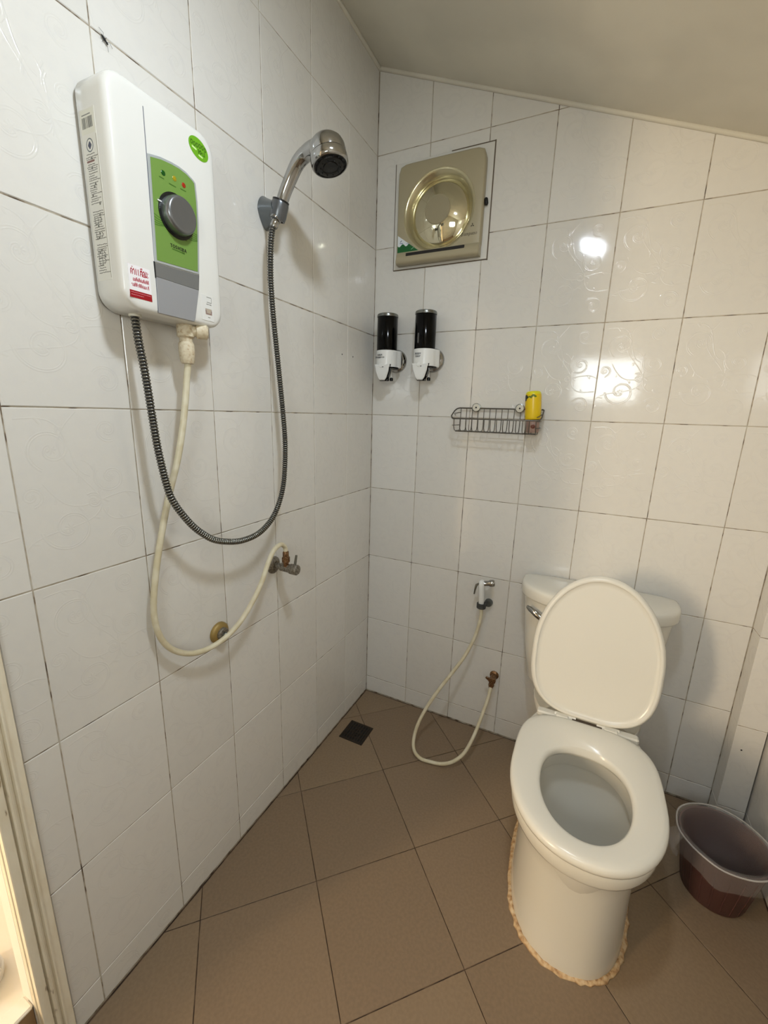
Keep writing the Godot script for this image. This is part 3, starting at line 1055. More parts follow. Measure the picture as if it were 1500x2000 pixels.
	fit.lathe([Vector2(.011, 0), Vector2(.011, .020), Vector2(.0145, .021), Vector2(.0145, .040), Vector2(.011, .043)], axis_xf(Vector3(.043, -.183, .9095 - zc), Vector3(.55, .0, -.65)), 20)
	part("inlet_fitting", fit, M.cream_fitting, t)
	var nut := Mb.new()
	nut.lathe([Vector2(.0125, .0), Vector2(.015, -.004), Vector2(.0155, -.020), Vector2(.0135, -.038), Vector2(.0115, -.042)], Transform3D(Basis.IDENTITY, Vector3(.043, -.205, .9095 - zc)), 20)
	part("hose_nut", nut, M.cream_fitting, t)
	var col := Mb.new()
	col.lathe([Vector2(.0105, .02), Vector2(.0105, -.014)], Transform3D(Basis.IDENTITY, Vector3(.036, -.163, 1.010 - zc)), 20)
	part("outlet_collar", col, M.plastic_side, t)

# ---------------------------------------------------------------- hoses and wall fittings on the left wall
func build_hoses() -> void:
	var pts := [Vector3(0.036, 1.445, 1.010), Vector3(0.037, 1.436, 1.011), Vector3(0.042, 1.397, 1.012), Vector3(0.046, 1.359, 1.010), Vector3(0.049, 1.313, 1.008), Vector3(0.051, 1.266, 1.006), Vector3(0.054, 1.198, 1.002), Vector3(0.057, 1.122, 0.991), Vector3(0.058, 1.090, 0.979), Vector3(0.060, 1.060, 0.961), Vector3(0.061, 1.035, 0.942), Vector3(0.062, 1.016, 0.923), Vector3(0.062, 0.993, 0.893), Vector3(0.062, 0.978, 0.857), Vector3(0.062, 0.967, 0.809), Vector3(0.061, 0.968, 0.754), Vector3(0.060, 0.983, 0.711), Vector3(0.058, 1.009, 0.675), Vector3(0.056, 1.054, 0.644), Vector3(0.053, 1.106, 0.625), Vector3(0.050, 1.194, 0.614), Vector3(0.046, 1.287, 0.616), Vector3(0.043, 1.405, 0.626), Vector3(0.042, 1.515, 0.638), Vector3(0.043, 1.596, 0.645), Vector3(0.046, 1.664, 0.646), Vector3(0.050, 1.708, 0.643), Vector3(0.054, 1.728, 0.636)]
	var hose := thing("shower_hose", "long looped metal spiral shower hose hanging from the water heater to the hand shower", "hose", Vector3(.05, 1.2, .8))
	var sp := spline(pts, 24)
	# even steps along the hose, ribbed radius
	var even := [sp[0] - hose.position]
	var acc := 0.0
	var step := .00098
	for i in range(1, sp.size()):
		var a: Vector3 = sp[i - 1]
		var b: Vector3 = sp[i]
		var l := a.distance_to(b)
		var s := step - acc
		while s <= l:
			even.append(a.lerp(b, s / l) - hose.position)
			s += step
		acc = l - (s - step)
	var rad := []
	var wave := [.0050, .0070, .0076, .0076, .0070, .0050]
	for i in range(even.size()):
		rad.append(wave[i % 6])
	var mb := Mb.new()
	mb.tube(even, rad, 14)
	part("spiral_sleeve", mb, mat(Color(.50, .50, .48), .24, 1.0), hose)
	var core := []
	for i in range(0, even.size(), 6):
		core.append(even[i])
	var cm := Mb.new()
	cm.tube(core, [.0060], 14)
	part("inner_tube", cm, M.rubber, hose)
	var fer := Mb.new()
	fer.lathe([Vector2(.0078, -.012), Vector2(.0092, -.010), Vector2(.0096, .006), Vector2(.0085, .010)], axis_xf(Vector3(.0535, 1.727, .636) - hose.position, Vector3(.06, .5, -.2)), 18)
	part("ferrule", fer, M.chrome, hose)
	var wp := [Vector3(0.043, 1.372, 0.909), Vector3(0.042, 1.342, 0.914), Vector3(0.042, 1.301, 0.921), Vector3(0.040, 1.238, 0.933), Vector3(0.036, 1.175, 0.948), Vector3(0.030, 1.112, 0.967), Vector3(0.026, 1.049, 0.985), Vector3(0.023, 0.980, 1.003), Vector3(0.022, 0.921, 1.016), Vector3(0.022, 0.872, 1.024), Vector3(0.022, 0.827, 1.023), Vector3(0.023, 0.786, 1.012), Vector3(0.025, 0.750, 0.988), Vector3(0.030, 0.723, 0.950), Vector3(0.038, 0.715, 0.905), Vector3(0.047, 0.725, 0.858), Vector3(0.054, 0.750, 0.815), Vector3(0.058, 0.792, 0.770), Vector3(0.058, 0.833, 0.735), Vector3(0.055, 0.878, 0.703), Vector3(0.053, 0.904, 0.676), Vector3(0.052, 0.911, 0.648), Vector3(0.052, 0.900, 0.630), Vector3(0.052, 0.884, 0.626)]
	var wh := Mb.new()
	wh.tube(spline(wp, 6), [.0066], 16)
	tag(part("supply_hose", wh, M.hose), "cream plastic supply hose looping down the left wall from heater to angle valve", "hose")
	# angle valve
	var av := thing("angle_valve", "limescaled chrome angle valve feeding the cream hose on the left wall", "valve", Vector3(0, .832, .622))
	var fl := Mb.new()
	fl.lathe([Vector2(.0265, .0005), Vector2(.026, .004), Vector2(.020, .009), Vector2(.0135, .012)], axis_xf(Vector3.ZERO, Vector3.RIGHT), 28)
	part("escutcheon", fl, M.limed, av)
	var bd := Mb.new()
	bd.lathe([Vector2(.0095, .008), Vector2(.0095, .030), Vector2(.0125, .032), Vector2(.0128, .062), Vector2(.0145, .064), Vector2(.0155, .068), Vector2(.0155, .088), Vector2(.013, .091), Vector2(.006, .0915)], axis_xf(Vector3.ZERO, Vector3.RIGHT), 24)
	part("valve_body", bd, M.limed, av)
	var up := Mb.new()
	up.lathe([Vector2(.0085, .006), Vector2(.0085, .020), Vector2(.0125, .021), Vector2(.0125, .034), Vector2(.0095, .036), Vector2(.0095, .050), Vector2(.0075, .054)], Transform3D(Basis.IDENTITY, Vector3(.052, 0, .004)), 6)
	part("outlet_nut", up, M.brass, av)
	var lv := Mb.new()
	lv.tube([Vector3(.080, .010, 0), Vector3(.082, .026, -.002), Vector3(.084, .044, -.004)], [.0042, .0038, .0032], 10)
	part("lever", lv, M.chrome_dull, av)
	# capped outlet
	var cp := thing("pipe_plug", "round brass plug with steel hex cap capping a pipe in the left wall", "pipe plug", Vector3(0, .716, .8405))
	var c1 := Mb.new()
	c1.lathe([Vector2(.0285, .0005), Vector2(.028, .006), Vector2(.024, .011), Vector2(.016, .013)], axis_xf(Vector3.ZERO, Vector3.RIGHT), 28)
	part("flange", c1, mat(Color(.62, .52, .30), .45, .4), cp)
	var c2 := Mb.new()
	c2.lathe([Vector2(.0165, .010), Vector2(.0165, .019), Vector2(.0145, .021), Vector2(.004, .021)], axis_xf(Vector3.ZERO, Vector3.RIGHT), 24)
	part("cap", c2, M.limed, cp)
	var c3 := Mb.new()
	c3.lathe([Vector2(.0075, .020), Vector2(.0075, .028), Vector2(.0065, .029)], axis_xf(Vector3.ZERO, Vector3.RIGHT), 4)
	part("square_head", c3, M.chrome_dull, cp)

func build_shower() -> void:
	# bracket: shell on the wall narrowing to a clip
	var br := thing("shower_bracket", "grey chrome wall bracket holding the hand shower", "bracket", Vector3(0, 1.768, .606))
	var clip := Vector3(.058, 1.757, .625) - br.position
	var cdir := Vector3(.30, .93, -.02).normalized()
	var rings := []
	for k in range(9):
		var f := k / 8.0
		var c := Vector3(.001, 0, 0).lerp(clip + Vector3(-.004, 0, 0), f)
		var hy := lerpf(.036, .0225, pow(f, .9))
		var hz := lerpf(.030, .0215, pow(f, .9))
		var r := PackedVector3Array()
		for i in range(28):
			var t := TAU * i / 28
			var s := sin(t)
			var yv := hy * s
			if s < 0.0:
				yv *= 1.0 + .12 * (1.0 - f)
			r.append(c + Vector3(-yv * .35 * f, yv, hz * cos(t) * (1.0 if s > 0.0 else 1.0 + .35 * s * (1.0 - f))))
		rings.append(r)
	var mb := Mb.new()
	mb.loft(rings)
	part("shell", mb, mat(Color(.43, .45, .46), .3, .7), br)
	var cl := Mb.new()
	var cx := axis_xf(clip, cdir)
	cl.lathe([Vector2(.0145, .0175), Vector2(.0195, .0175), Vector2(.0200, .0215), Vector2(.0150, .0225)], cx, 24, false, false)
	var cs := Mb.new()
	cs.lathe([Vector2(.0150, -.021), Vector2(.0185, -.021), Vector2(.0205, -.012), Vector2(.0205, .014), Vector2(.0195, .0176), Vector2(.0150, .0178)], cx, 24, false, false)
	part("socket", cs, mat(Color(.40, .41, .42), .3, .7), br)
	part("clip", cl, mat(Color(.05, .05, .05), .35), br)
	# hand shower
	var h := Vector3(.2, 1.850, .626)
	var n := Vector3(.24, -.97, .02).normalized()
	var sh := thing("hand_shower", "chrome hand shower head leaning out from its wall bracket", "shower head", h)
	var hp := [Vector3(.053, 1.735, .634), Vector3(.060, 1.757, .626), Vector3(.073, 1.790, .622), Vector3(.092, 1.822, .620), Vector3(.113, 1.847, .621), Vector3(.136, 1.860, .622), Vector3(.160, 1.864, .624), Vector3(.185, 1.862, .625)]
	for i in range(hp.size()):
		hp[i] -= h
	var path := spline(hp, 5)
	var rr := []
	for i in range(path.size()):
		var f := float(i) / (path.size() - 1)
		rr.append(lerpf(.0125, .017, f) + .010 * maxf(0.0, f - .72))
	var hm := Mb.new()
	hm.tube(path, rr, 18, 1.1)
	part("handle", hm, M.chrome, sh)
	var HX := axis_xf(Vector3.ZERO, -n)
	var hd := Mb.new()
	hd.lathe([Vector2(.0400, -.008), Vector2(.0412, .0), Vector2(.0405, .008), Vector2(.037, .017), Vector2(.030, .0245), Vector2(.018, .0295), Vector2(.005, .031)], HX, 40)
	part("dome", hd, M.chrome, sh)
	var bandm := Mb.new()
	bandm.lathe([Vector2(.0388, -.0072), Vector2(.0404, -.0092), Vector2(.0418, -.0105), Vector2(.0424, -.017), Vector2(.0418, -.026), Vector2(.0395, -.0295), Vector2(.0375, -.0302)], HX, 40, false, false)
	part("bezel", bandm, M.chrome, sh)
	var fc := Mb.new()
	fc.lathe([Vector2(.0378, -.020), Vector2(.0378, -.0300), Vector2(.0355, -.0310), Vector2(.0345, -.0294), Vector2(.0305, -.0296), Vector2(.0295, -.0325), Vector2(.0265, -.0332), Vector2(.020, -.0332), Vector2(.019, -.0315), Vector2(.0165, -.0315), Vector2(.0155, -.0335), Vector2(.004, -.0345)], HX, 40)
	var face := part("spray_face", fc, mat(Color(.10, .095, .085), .35, .3), sh)
	for k in range(26):
		var ring := 0 if k < 16 else 1
		var a := TAU * k / 16.0 if ring == 0 else TAU * (k - 16) / 10.0
		var rad := .0325 if ring == 0 else .0225
		var nz := Mb.new()
		nz.lathe([Vector2(.0014, 0), Vector2(.0012, -.0028), Vector2(.0005, -.0032)], HX * Transform3D(Basis.IDENTITY, Vector3(cos(a) * rad, -.0298 - ring * .0030, sin(a) * rad)), 8)
		part("nozzle", nz, M.rubber, face)
	# the insect on the tile above the heater
	var ins := thing("insect", "small dark insect resting on the tile above the water heater", "insect", Vector3(.003, 1.873, .992))
	var ib := Mb.new()
	var axis := Vector3(0, -.62, -.78).normalized()
	ib.lathe([Vector2(.0004, -.0065), Vector2(.0016, -.004), Vector2(.0019, 0), Vector2(.0013, .003), Vector2(.0017, .0045), Vector2(.0009, .0065)], axis_xf(Vector3.ZERO, axis), 10)
	part("body", ib, M.rubber, ins)
	for k in range(6):
		var s := -1.0 if k % 2 == 0 else 1.0
		var b := axis * (.003 - .003 * float(k / 2))
		var side := Vector3(0, .78, -.62)
		var lg := Mb.new()
		lg.tube([b, b + side * s * .004 + Vector3(.002, 0, 0) + axis * (.003 - .003 * (k / 2)), b + side * s * .006 + axis * (.010 - .010 * (k / 2)) + Vector3(-.002, 0, 0)], [.00025], 5)
		part("leg", lg, M.rubber, ins)

# ---------------------------------------------------------------- back wall things
func build_fan() -> void:
	var c := Vector3(.2505, 1.966, 0)
	var t := thing("exhaust_fan", "square beige exhaust fan with mirror-gold round centre high on the back wall", "exhaust fan", c)
	var beige := mat(Color(.66, .62, .51), .38)
	var sur := Mb.new()
	sur.prism([Vector2(-.1735, -.166), Vector2(.1695, -.166), Vector2(.1695, .170), Vector2(-.1735, .170)], Transform3D.IDENTITY, .0, .0024, .001, Rect2(0, 0, 1, 1))
	part("surround_plate", sur, mat(Color(.86, .85, .82), .45), t)
	var gp := Mb.new()
	for q in [[Vector2(-.175, .002), Vector2(.0022, .338)], [Vector2(.1713, .002), Vector2(.0040, .344)], [Vector2(-.002, -.1676), Vector2(.346, .003)], [Vector2(.10, .1718), Vector2(.146, .0030)]]:
		gp.box(Vector3(q[0].x, q[0].y, .0006), Vector3(q[1].x, q[1].y, .0016), .0003)
	part("gap_line", gp, M.gap, t)
	# plate with a round mouth: four-sided ring lofted from circle to rounded square
	var n := 72
	var circ := func(r: float, z: float) -> PackedVector3Array:
		var o := PackedVector3Array()
		for i in range(n):
			var a := TAU * i / n
			o.append(Vector3(r * cos(a), r * sin(a) - .008, z))
		return o
	var sq := func(h: float, rad: float, z: float) -> PackedVector3Array:
		var o := PackedVector3Array()
		for i in range(n):
			var a := TAU * i / n
			var d := Vector2(cos(a), sin(a))
			var k := 1.0 / pow(pow(absf(d.x), 14.0) + pow(absf(d.y), 14.0), 1.0 / 14.0)
			o.append(Vector3(d.x * k * h, d.y * k * (h + rad), z))
		return o
	var mb := Mb.new()
	mb.loft([sq.call(.1475, .0, .0024), sq.call(.1512, .0, .004), sq.call(.1515, .0, .024), sq.call(.1495, .0, .0290), sq.call(.146, .0, .0305), circ.call(.1265, .0305)], true, false, false, 60.0)
	part("front_plate", mb, beige, t)
	var bell := Mb.new()
	bell.loft([circ.call(.1268, .0303), circ.call(.1235, .0302), circ.call(.1200, .0290), circ.call(.1165, .0265), circ.call(.112, .0215), circ.call(.107, .0150), circ.call(.1025, .009)], true, false, false, 70.0)
	part("bell_mouth", bell, mat(Color(.78, .75, .62), .2, .85), t)
	var dome := Mb.new()
	dome.lathe([Vector2(.1032, .0085), Vector2(.099, .0130), Vector2(.091, .0190), Vector2(.079, .0250), Vector2(.066, .0300), Vector2(.055, .034), Vector2(.0445, .0365)], Transform3D(Basis(Vector3.RIGHT, PI / 2), Vector3(0, -.008, 0)), 72, false, false)
	part("mirror_dome", dome, mat(Color(.88, .86, .76), .05, 1.0), t)
	var hub := Mb.new()
	hub.lathe([Vector2(.0448, .034), Vector2(.0448, .0385), Vector2(.0425, .0405), Vector2(.01, .0410)], Transform3D(Basis(Vector3.RIGHT, PI / 2), Vector3(0, -.008, 0)), 48)
	part("hub", hub, mat(Color(.60, .56, .45), .5), t)
	# bottom lip and slot
	var lip := Mb.new()
	var rings := []
	for q in [[-.150, .85], [-.1475, .95], [-.10, 1.0], [.10, 1.0], [.1475, .95], [.150, .85]]:
		var r := PackedVector3Array()
		for p in [Vector2(-.122, .029), Vector2(-.126, .0345), Vector2(-.136, .0375), Vector2(-.146, .0415), Vector2(-.1555, .0400), Vector2(-.160, .033), Vector2(-.160, .006), Vector2(-.122, .006)]:
			r.append(Vector3(q[0], p.x, .006 + (p.y - .006) * q[1]))
		rings.append(r)
	lip.loft(rings, true, true, true, 30.0)
	part("bottom_lip", lip, beige, t)
	var slot := Mb.new()
	slot.box(Vector3(-.005, -.132, .0352), Vector3(.212, .0105, .006), .001)
	part("slot", slot, M.dark, t)
	# triangular sticker: white with green foot
	var im := Image.create(128, 96, false, Image.FORMAT_RGB8)
	im.fill(Color(.87, .89, .90))
	for i in range(128):
		var top := 58.0 + 7.0 * sin(i * .16)
		for j in range(int(top), 96):
			im.set_pixel(i, j, Color(.03, .36, .15))
	stroke(im, [Vector2(14, 44), Vector2(30, 46)], 2.0, Color(.45, .52, .66))
	stroke(im, [Vector2(16, 36), Vector2(22, 30)], 2.0, Color(.35, .40, .50))
	stroke(im, [Vector2(52, 50), Vector2(66, 52)], 1.6, Color(.55, .60, .70))
	stroke(im, [Vector2(80, 84), Vector2(92, 76)], 1.6, Color(.6, .8, .66))
	var sm := mat(Color(1, 1, 1), .35)
	sm.albedo_texture = ImageTexture.create_from_image(im)
	var st := Mb.new()
	st.prism([Vector2(-.1465, -.121), Vector2(-.066, -.121), Vector2(-.1465, -.066)], Transform3D.IDENTITY, .029, .0310, .0001, Rect2(-.1465, -.121, .085, .055))
	part("corner_sticker", st, sm, t)
	var ink := mat(Color(.20, .17, .10), .5)
	text_part("Lumpano", .0115, .0004, Transform3D(Basis(Vector3(1, 0, 0), Vector3(.25, 1, 0), Vector3(0, 0, 1)), Vector3(.113, -.094, .0308)), ink, t, "lettering", "Droid Serif")
	var em := Mb.new()
	for k in range(3):
		var a := PI / 2 + TAU * k / 3
		var d := Vector2(cos(a), sin(a))
		em.prism([Vector2.ZERO, d.rotated(-.5) * .004, d * .0068, d.rotated(.5) * .004], Transform3D(Basis.IDENTITY, Vector3(.122, -.070, 0)), .030, .0310, .0001, Rect2(0, 0, 1, 1))
	part("emblem", em, ink, t)
	var cd := Mb.new()
	cd.lathe([Vector2(.0045, -.010), Vector2(.0062, -.007), Vector2(.0062, .007), Vector2(.0045, .010)], Transform3D(Basis(Vector3(0, 0, 1), .15), Vector3(.1575, .0, .012)), 14)
	part("pull_knob", cd, M.rubber, t)

func build_dispenser(cx: float, label: String, line1: String, line2: String, slit: bool) -> void:
	var t := thing("soap_dispenser", label, "soap dispenser", Vector3(cx, 1.48, 0), "soap dispensers on the back wall")
	var az := .063
	var mt := Mb.new()
	mt.lathe([Vector2(.042, .0005), Vector2(.0425, .004), Vector2(.040, .010), Vector2(.033, .016), Vector2(.024, .019), Vector2(.022, .026)], Transform3D(Basis(Vector3.RIGHT, PI / 2), Vector3(.014, 0, 0)), 36)
	part("wall_mount", mt, M.chrome, t)
	var bk := Mb.new()
	bk.prism([Vector2(-.036, -.026), Vector2(.044, -.026), Vector2(.050, -.012), Vector2(.050, .014), Vector2(.044, .032), Vector2(-.036, .032)], Transform3D(Basis.IDENTITY, Vector3.ZERO), .022, .040, .003, Rect2(0, 0, 1, 1))
	part("back_housing", bk, M.black, t)
	var tank := Mb.new()
	tank.lathe([Vector2(.0375, .028), Vector2(.0375, .145), Vector2(.036, .147)], Transform3D(Basis.IDENTITY, Vector3(0, 0, az)), 40)
	part("tank", tank, M.black, t)
	var cap := Mb.new()
	cap.lathe([Vector2(.0385, .145), Vector2(.0388, .150), Vector2(.0375, .1545), Vector2(.034, .1565), Vector2(.020, .158)], Transform3D(Basis.IDENTITY, Vector3(0, 0, az)), 40)
	part("cap", cap, M.chrome_dull, t)
	# white front shell
	var rings := []
	for q in [[-.030, .92], [-.0285, .985], [-.020, 1.0], [.022, 1.0], [.028, .99], [.0295, .96]]:
		var r := PackedVector3Array()
		for i in range(25):
			var a := PI * i / 24
			r.append(Vector3(cos(a) * .0415 * q[1] + .002, q[0], az + sin(a) * .0415 * q[1]))
		for p in [Vector2(-.040, .052), Vector2(-.038, .036), Vector2(.044, .034), Vector2(.050, .044), Vector2(.047, .056)]:
			r.append(Vector3(p.x * q[1] + .002, q[0], p.y))
		rings.append(r)
	var sh := Mb.new()
	sh.loft(rings, true, true, true, 50.0)
	var shell := part("housing", sh, M.white_gloss, t)
	var tong := func(g: float) -> Array: return [Vector2(-.030 - g, -.010), Vector2(.030 + g, -.010), Vector2(.026 + g, -.034), Vector2(.017 + g, -.057), Vector2(.010 + g, -.066 - g), Vector2(-.010 - g, -.066 - g), Vector2(-.017 - g, -.057), Vector2(-.026 - g, -.034)]
	var tx := Transform3D(Basis(Vector3.RIGHT, .10), Vector3(-.001, 0, 0))
	var lv := Mb.new()
	lv.prism(tong.call(0.0), tx, .090, .1052, .003, Rect2(0, 0, 1, 1))
	part("push_lever", lv, M.white_gloss, t)
	var bs := Mb.new()
	bs.loft([_oval(.004, -.0335, .062, .042, .040), _oval(.004, -.0285, .062, .0435, .0415)])
	part("base_plate", bs, M.black, t)
	var lb := Mb.new()
	lb.prism(tong.call(.0028), tx, .080, .0965, .001, Rect2(0, 0, 1, 1))
	part("lever_backing", lb, M.black, t)
	for k in [-1, 1]:
		var stem := Mb.new()
		stem.lathe([Vector2(.0024, -.028), Vector2(.0024, -.067)], Transform3D(Basis.IDENTITY, Vector3(.010 + k * .0085, 0, .056)), 10)
		part("spout_stem", stem, M.plastic, t)
		var sp := Mb.new()
		sp.lathe([Vector2(.0040, -.0640), Vector2(.0066, -.0665), Vector2(.0066, -.0745), Vector2(.005, -.076), Vector2(.003, -.076)], Transform3D(Basis.IDENTITY, Vector3(.010 + k * .0085, 0, .056)), 12)
		part("spout", sp, M.black, t)
	var ink := mat(Color(.07, .08, .14), .5)
	text_part(line1, .0085, .0004, Transform3D(Basis.IDENTITY, Vector3(-.008, .012, az + .0413)), ink, shell, "lettering", "Droid Sans", true)
	text_part(line2, .0075, .0004, Transform3D(Basis.IDENTITY, Vector3(-.008, .0035, az + .0413)), ink, shell, "lettering", "Droid Sans", true)
	var bt := Mb.new()
	bt.lathe([Vector2(.008, 0), Vector2(.0072, .001), Vector2(.003, .0014)], Transform3D(Basis(Vector3.RIGHT, PI / 2), Vector3(-.004, -.024, az + .0410)), 24)
	part("push_mark", bt, M.white_gloss, shell)
	if slit:
		var sl := Mb.new()
		sl.box(Vector3(-.012, .064, az + .0358), Vector3(.0055, .034, .0028), .0012)
		part("level_window", sl, mat(Color(.34, .34, .34), .2), t)

func build_basket() -> void:
	var t := thing("wire_basket", "steel wire shower basket hung on the back wall by two round suction caps", "basket", Vector3(.508, 1.232, 0))
	var wm := mat(Color(.40, .385, .36), .32, .85)
	var p := func(x: float, y: float, z: float) -> Vector3: return Vector3(x - .508, y - 1.232, z)
	var x0 := .361
	var x1 := .657
	var rl := Mb.new()
	rl.tube([p.call(x0 + .006, 1.312, .012), p.call(x1 - .003, 1.312, .012)], [.0024], 8)
	part("back_rail", rl, wm, t)
	var fr := Mb.new()
	var path := [p.call(x0 + .006, 1.312, .012), p.call(x0 - .001, 1.309, .022), p.call(x0 - .003, 1.301, .045), p.call(x0 - .003, 1.284, .078), p.call(x0 + .002, 1.276, .087), p.call(x0 + .012, 1.2745, .090), p.call(x1 - .012, 1.2755, .090), p.call(x1 - .001, 1.277, .087), p.call(x1 + .003, 1.284, .078), p.call(x1 + .003, 1.301, .045), p.call(x1 + .002, 1.310, .022), p.call(x1 - .003, 1.312, .012)]
	fr.tube(path, [.0024], 8)
	part("rim_rail", fr, wm, t)
	for k in range(14):
		var x := x0 + .011 + k * (x1 - x0 - .022) / 13.0
		var w := Mb.new()
		w.tube([p.call(x, 1.312, .0105), p.call(x, 1.250, .0105), p.call(x, 1.238, .014), p.call(x, 1.2325, .024), p.call(x, 1.2325, .070), p.call(x, 1.236, .082), p.call(x, 1.246, .0895), p.call(x, 1.276, .0915)], [.0014], 6)
		part("wire", w, wm, t)
	for s in [0, 1]:
		var x: float = x0 + .002 if s == 0 else x1 - .002
		for k in range(3):
			var y := 1.296 - k * .022
			var w := Mb.new()
			w.tube([p.call(x + (.009 if s == 0 else -.009), y, .010), p.call(x, y - .001, .018), p.call(x, y - .004 if k == 0 else y - .001, .060 if k == 0 else .078), p.call(x + (.009 if s == 0 else -.009), y - .010 if k == 0 else y - .001, .080 if k == 0 else .089)], [.0014], 6)
			part("end_wire", w, wm, t)
	for z in [.026, .066]:
		var w := Mb.new()
		w.tube([p.call(x0 + .010, 1.2305, z), p.call(x1 - .010, 1.2305, z)], [.0016], 6)
		part("bottom_rail", w, wm, t)
	for x in [.4285, .5795]:
		var cm := Mb.new()
		cm.lathe([Vector2(.0155, .0005), Vector2(.0150, .005), Vector2(.0135, .011), Vector2(.0135, .016), Vector2(.0125, .0175), Vector2(.004, .018)], Transform3D(Basis(Vector3.RIGHT, PI / 2), p.call(x, 1.3145, 0)), 28)
		var cap := part("suction_cap", cm, mat(Color(.84, .82, .76), .3), t)
		var rm := Mb.new()
		rm.lathe([Vector2(.0138, .0135), Vector2(.0152, .0145), Vector2(.0152, .0165), Vector2(.0128, .0172)], Transform3D(Basis(Vector3.RIGHT, PI / 2), p.call(x, 1.3145, 0)), 28, false, false)
		part("cap_ring", rm, M.chrome_dull, cap)
		var dm := Mb.new()
		dm.lathe([Vector2(.003, .0175), Vector2(.003, .0195), Vector2(.0015, .020)], Transform3D(Basis(Vector3.RIGHT, PI / 2), p.call(x, 1.3145, 0)), 12)
		part("screw", dm, M.dark, cap)
	# yellow bottle standing in the basket
	var b := thing("bottle", "bright yellow bottle standing at the right end of the wire basket", "bottle", Vector3(.6325, 1.2345, .048))
	b.basis = Basis(Vector3(0, 0, 1), .075)
	var W := 192
	var H := 160
	var im := Image.create(W, H, false, Image.FORMAT_RGB8)
	im.fill(Color(.90, .76, .02))
	for i in range(W):
		for j in range(H):
			var k := .5 + .5 * sin(i * TAU / W * 2.0)
			if j < 26:
				im.set_pixel(i, j, Color(.88, .84, .12))
	for q in [[44, 34, 9.0], [60, 40, 6.0], [92, 34, 8.0]]:
		stroke(im, [Vector2(q[0] - 8, q[1] + 4), Vector2(q[0], q[1] - 3), Vector2(q[0] + 9, q[1] + 5)], q[2] * .5, Color(.36, .44, .03))
	dab(im, 78, 40, 12.0, Color(.05, .06, .07))
	dab(im, 80, 52, 8.0, Color(.05, .06, .07))
	stroke(im, [Vector2(80, 100), Vector2(90, 92), Vector2(86, 110)], 4.0, Color(.74, .46, .22))
	stroke(im, [Vector2(84, 140), Vector2(88, 134)], 3.5, Color(.07, .07, .04))
	stroke(im, [Vector2(88, 152), Vector2(90, 149)], 3.5, Color(.07, .07, .04))
	var ym := mat(Color(1, 1, 1), .28)
	ym.albedo_texture = ImageTexture.create_from_image(im)
	var bm := Mb.new()
	bm.lathe([Vector2(.0145, .136), Vector2(.0185, .1355), Vector2(.0225, .132), Vector2(.0248, .126), Vector2(.0256, .118), Vector2(.0260, .052), Vector2(.0252, .0465), Vector2(.0225, .0440)], Transform3D.IDENTITY, 32)
	part("body", bm, ym, b)
	var nm := Mb.new()
	nm.lathe([Vector2(.0205, .0445), Vector2(.0205, .039)], Transform3D.IDENTITY, 28)
	part("neck_band", nm, M.dark, b)
	var cm := Mb.new()
	cm.lathe([Vector2(.0215, .039), Vector2(.0218, .030), Vector2(.0205, .006), Vector2(.019, .002), Vector2(.008, .0015)], Transform3D.IDENTITY, 28)
	part("cap", cm, mat(Color(.60, .49, .44), .3), b)
	var om := Mb.new()
	om.lathe([Vector2(.0075, 0), Vector2(.0060, .0012), Vector2(.003, .0016)], Transform3D(Basis(Vector3.RIGHT, PI / 2), Vector3(.003, .022, .0203)), 16)
	part("cap_spot", om, mat(Color(.42, .20, .11), .4), b)

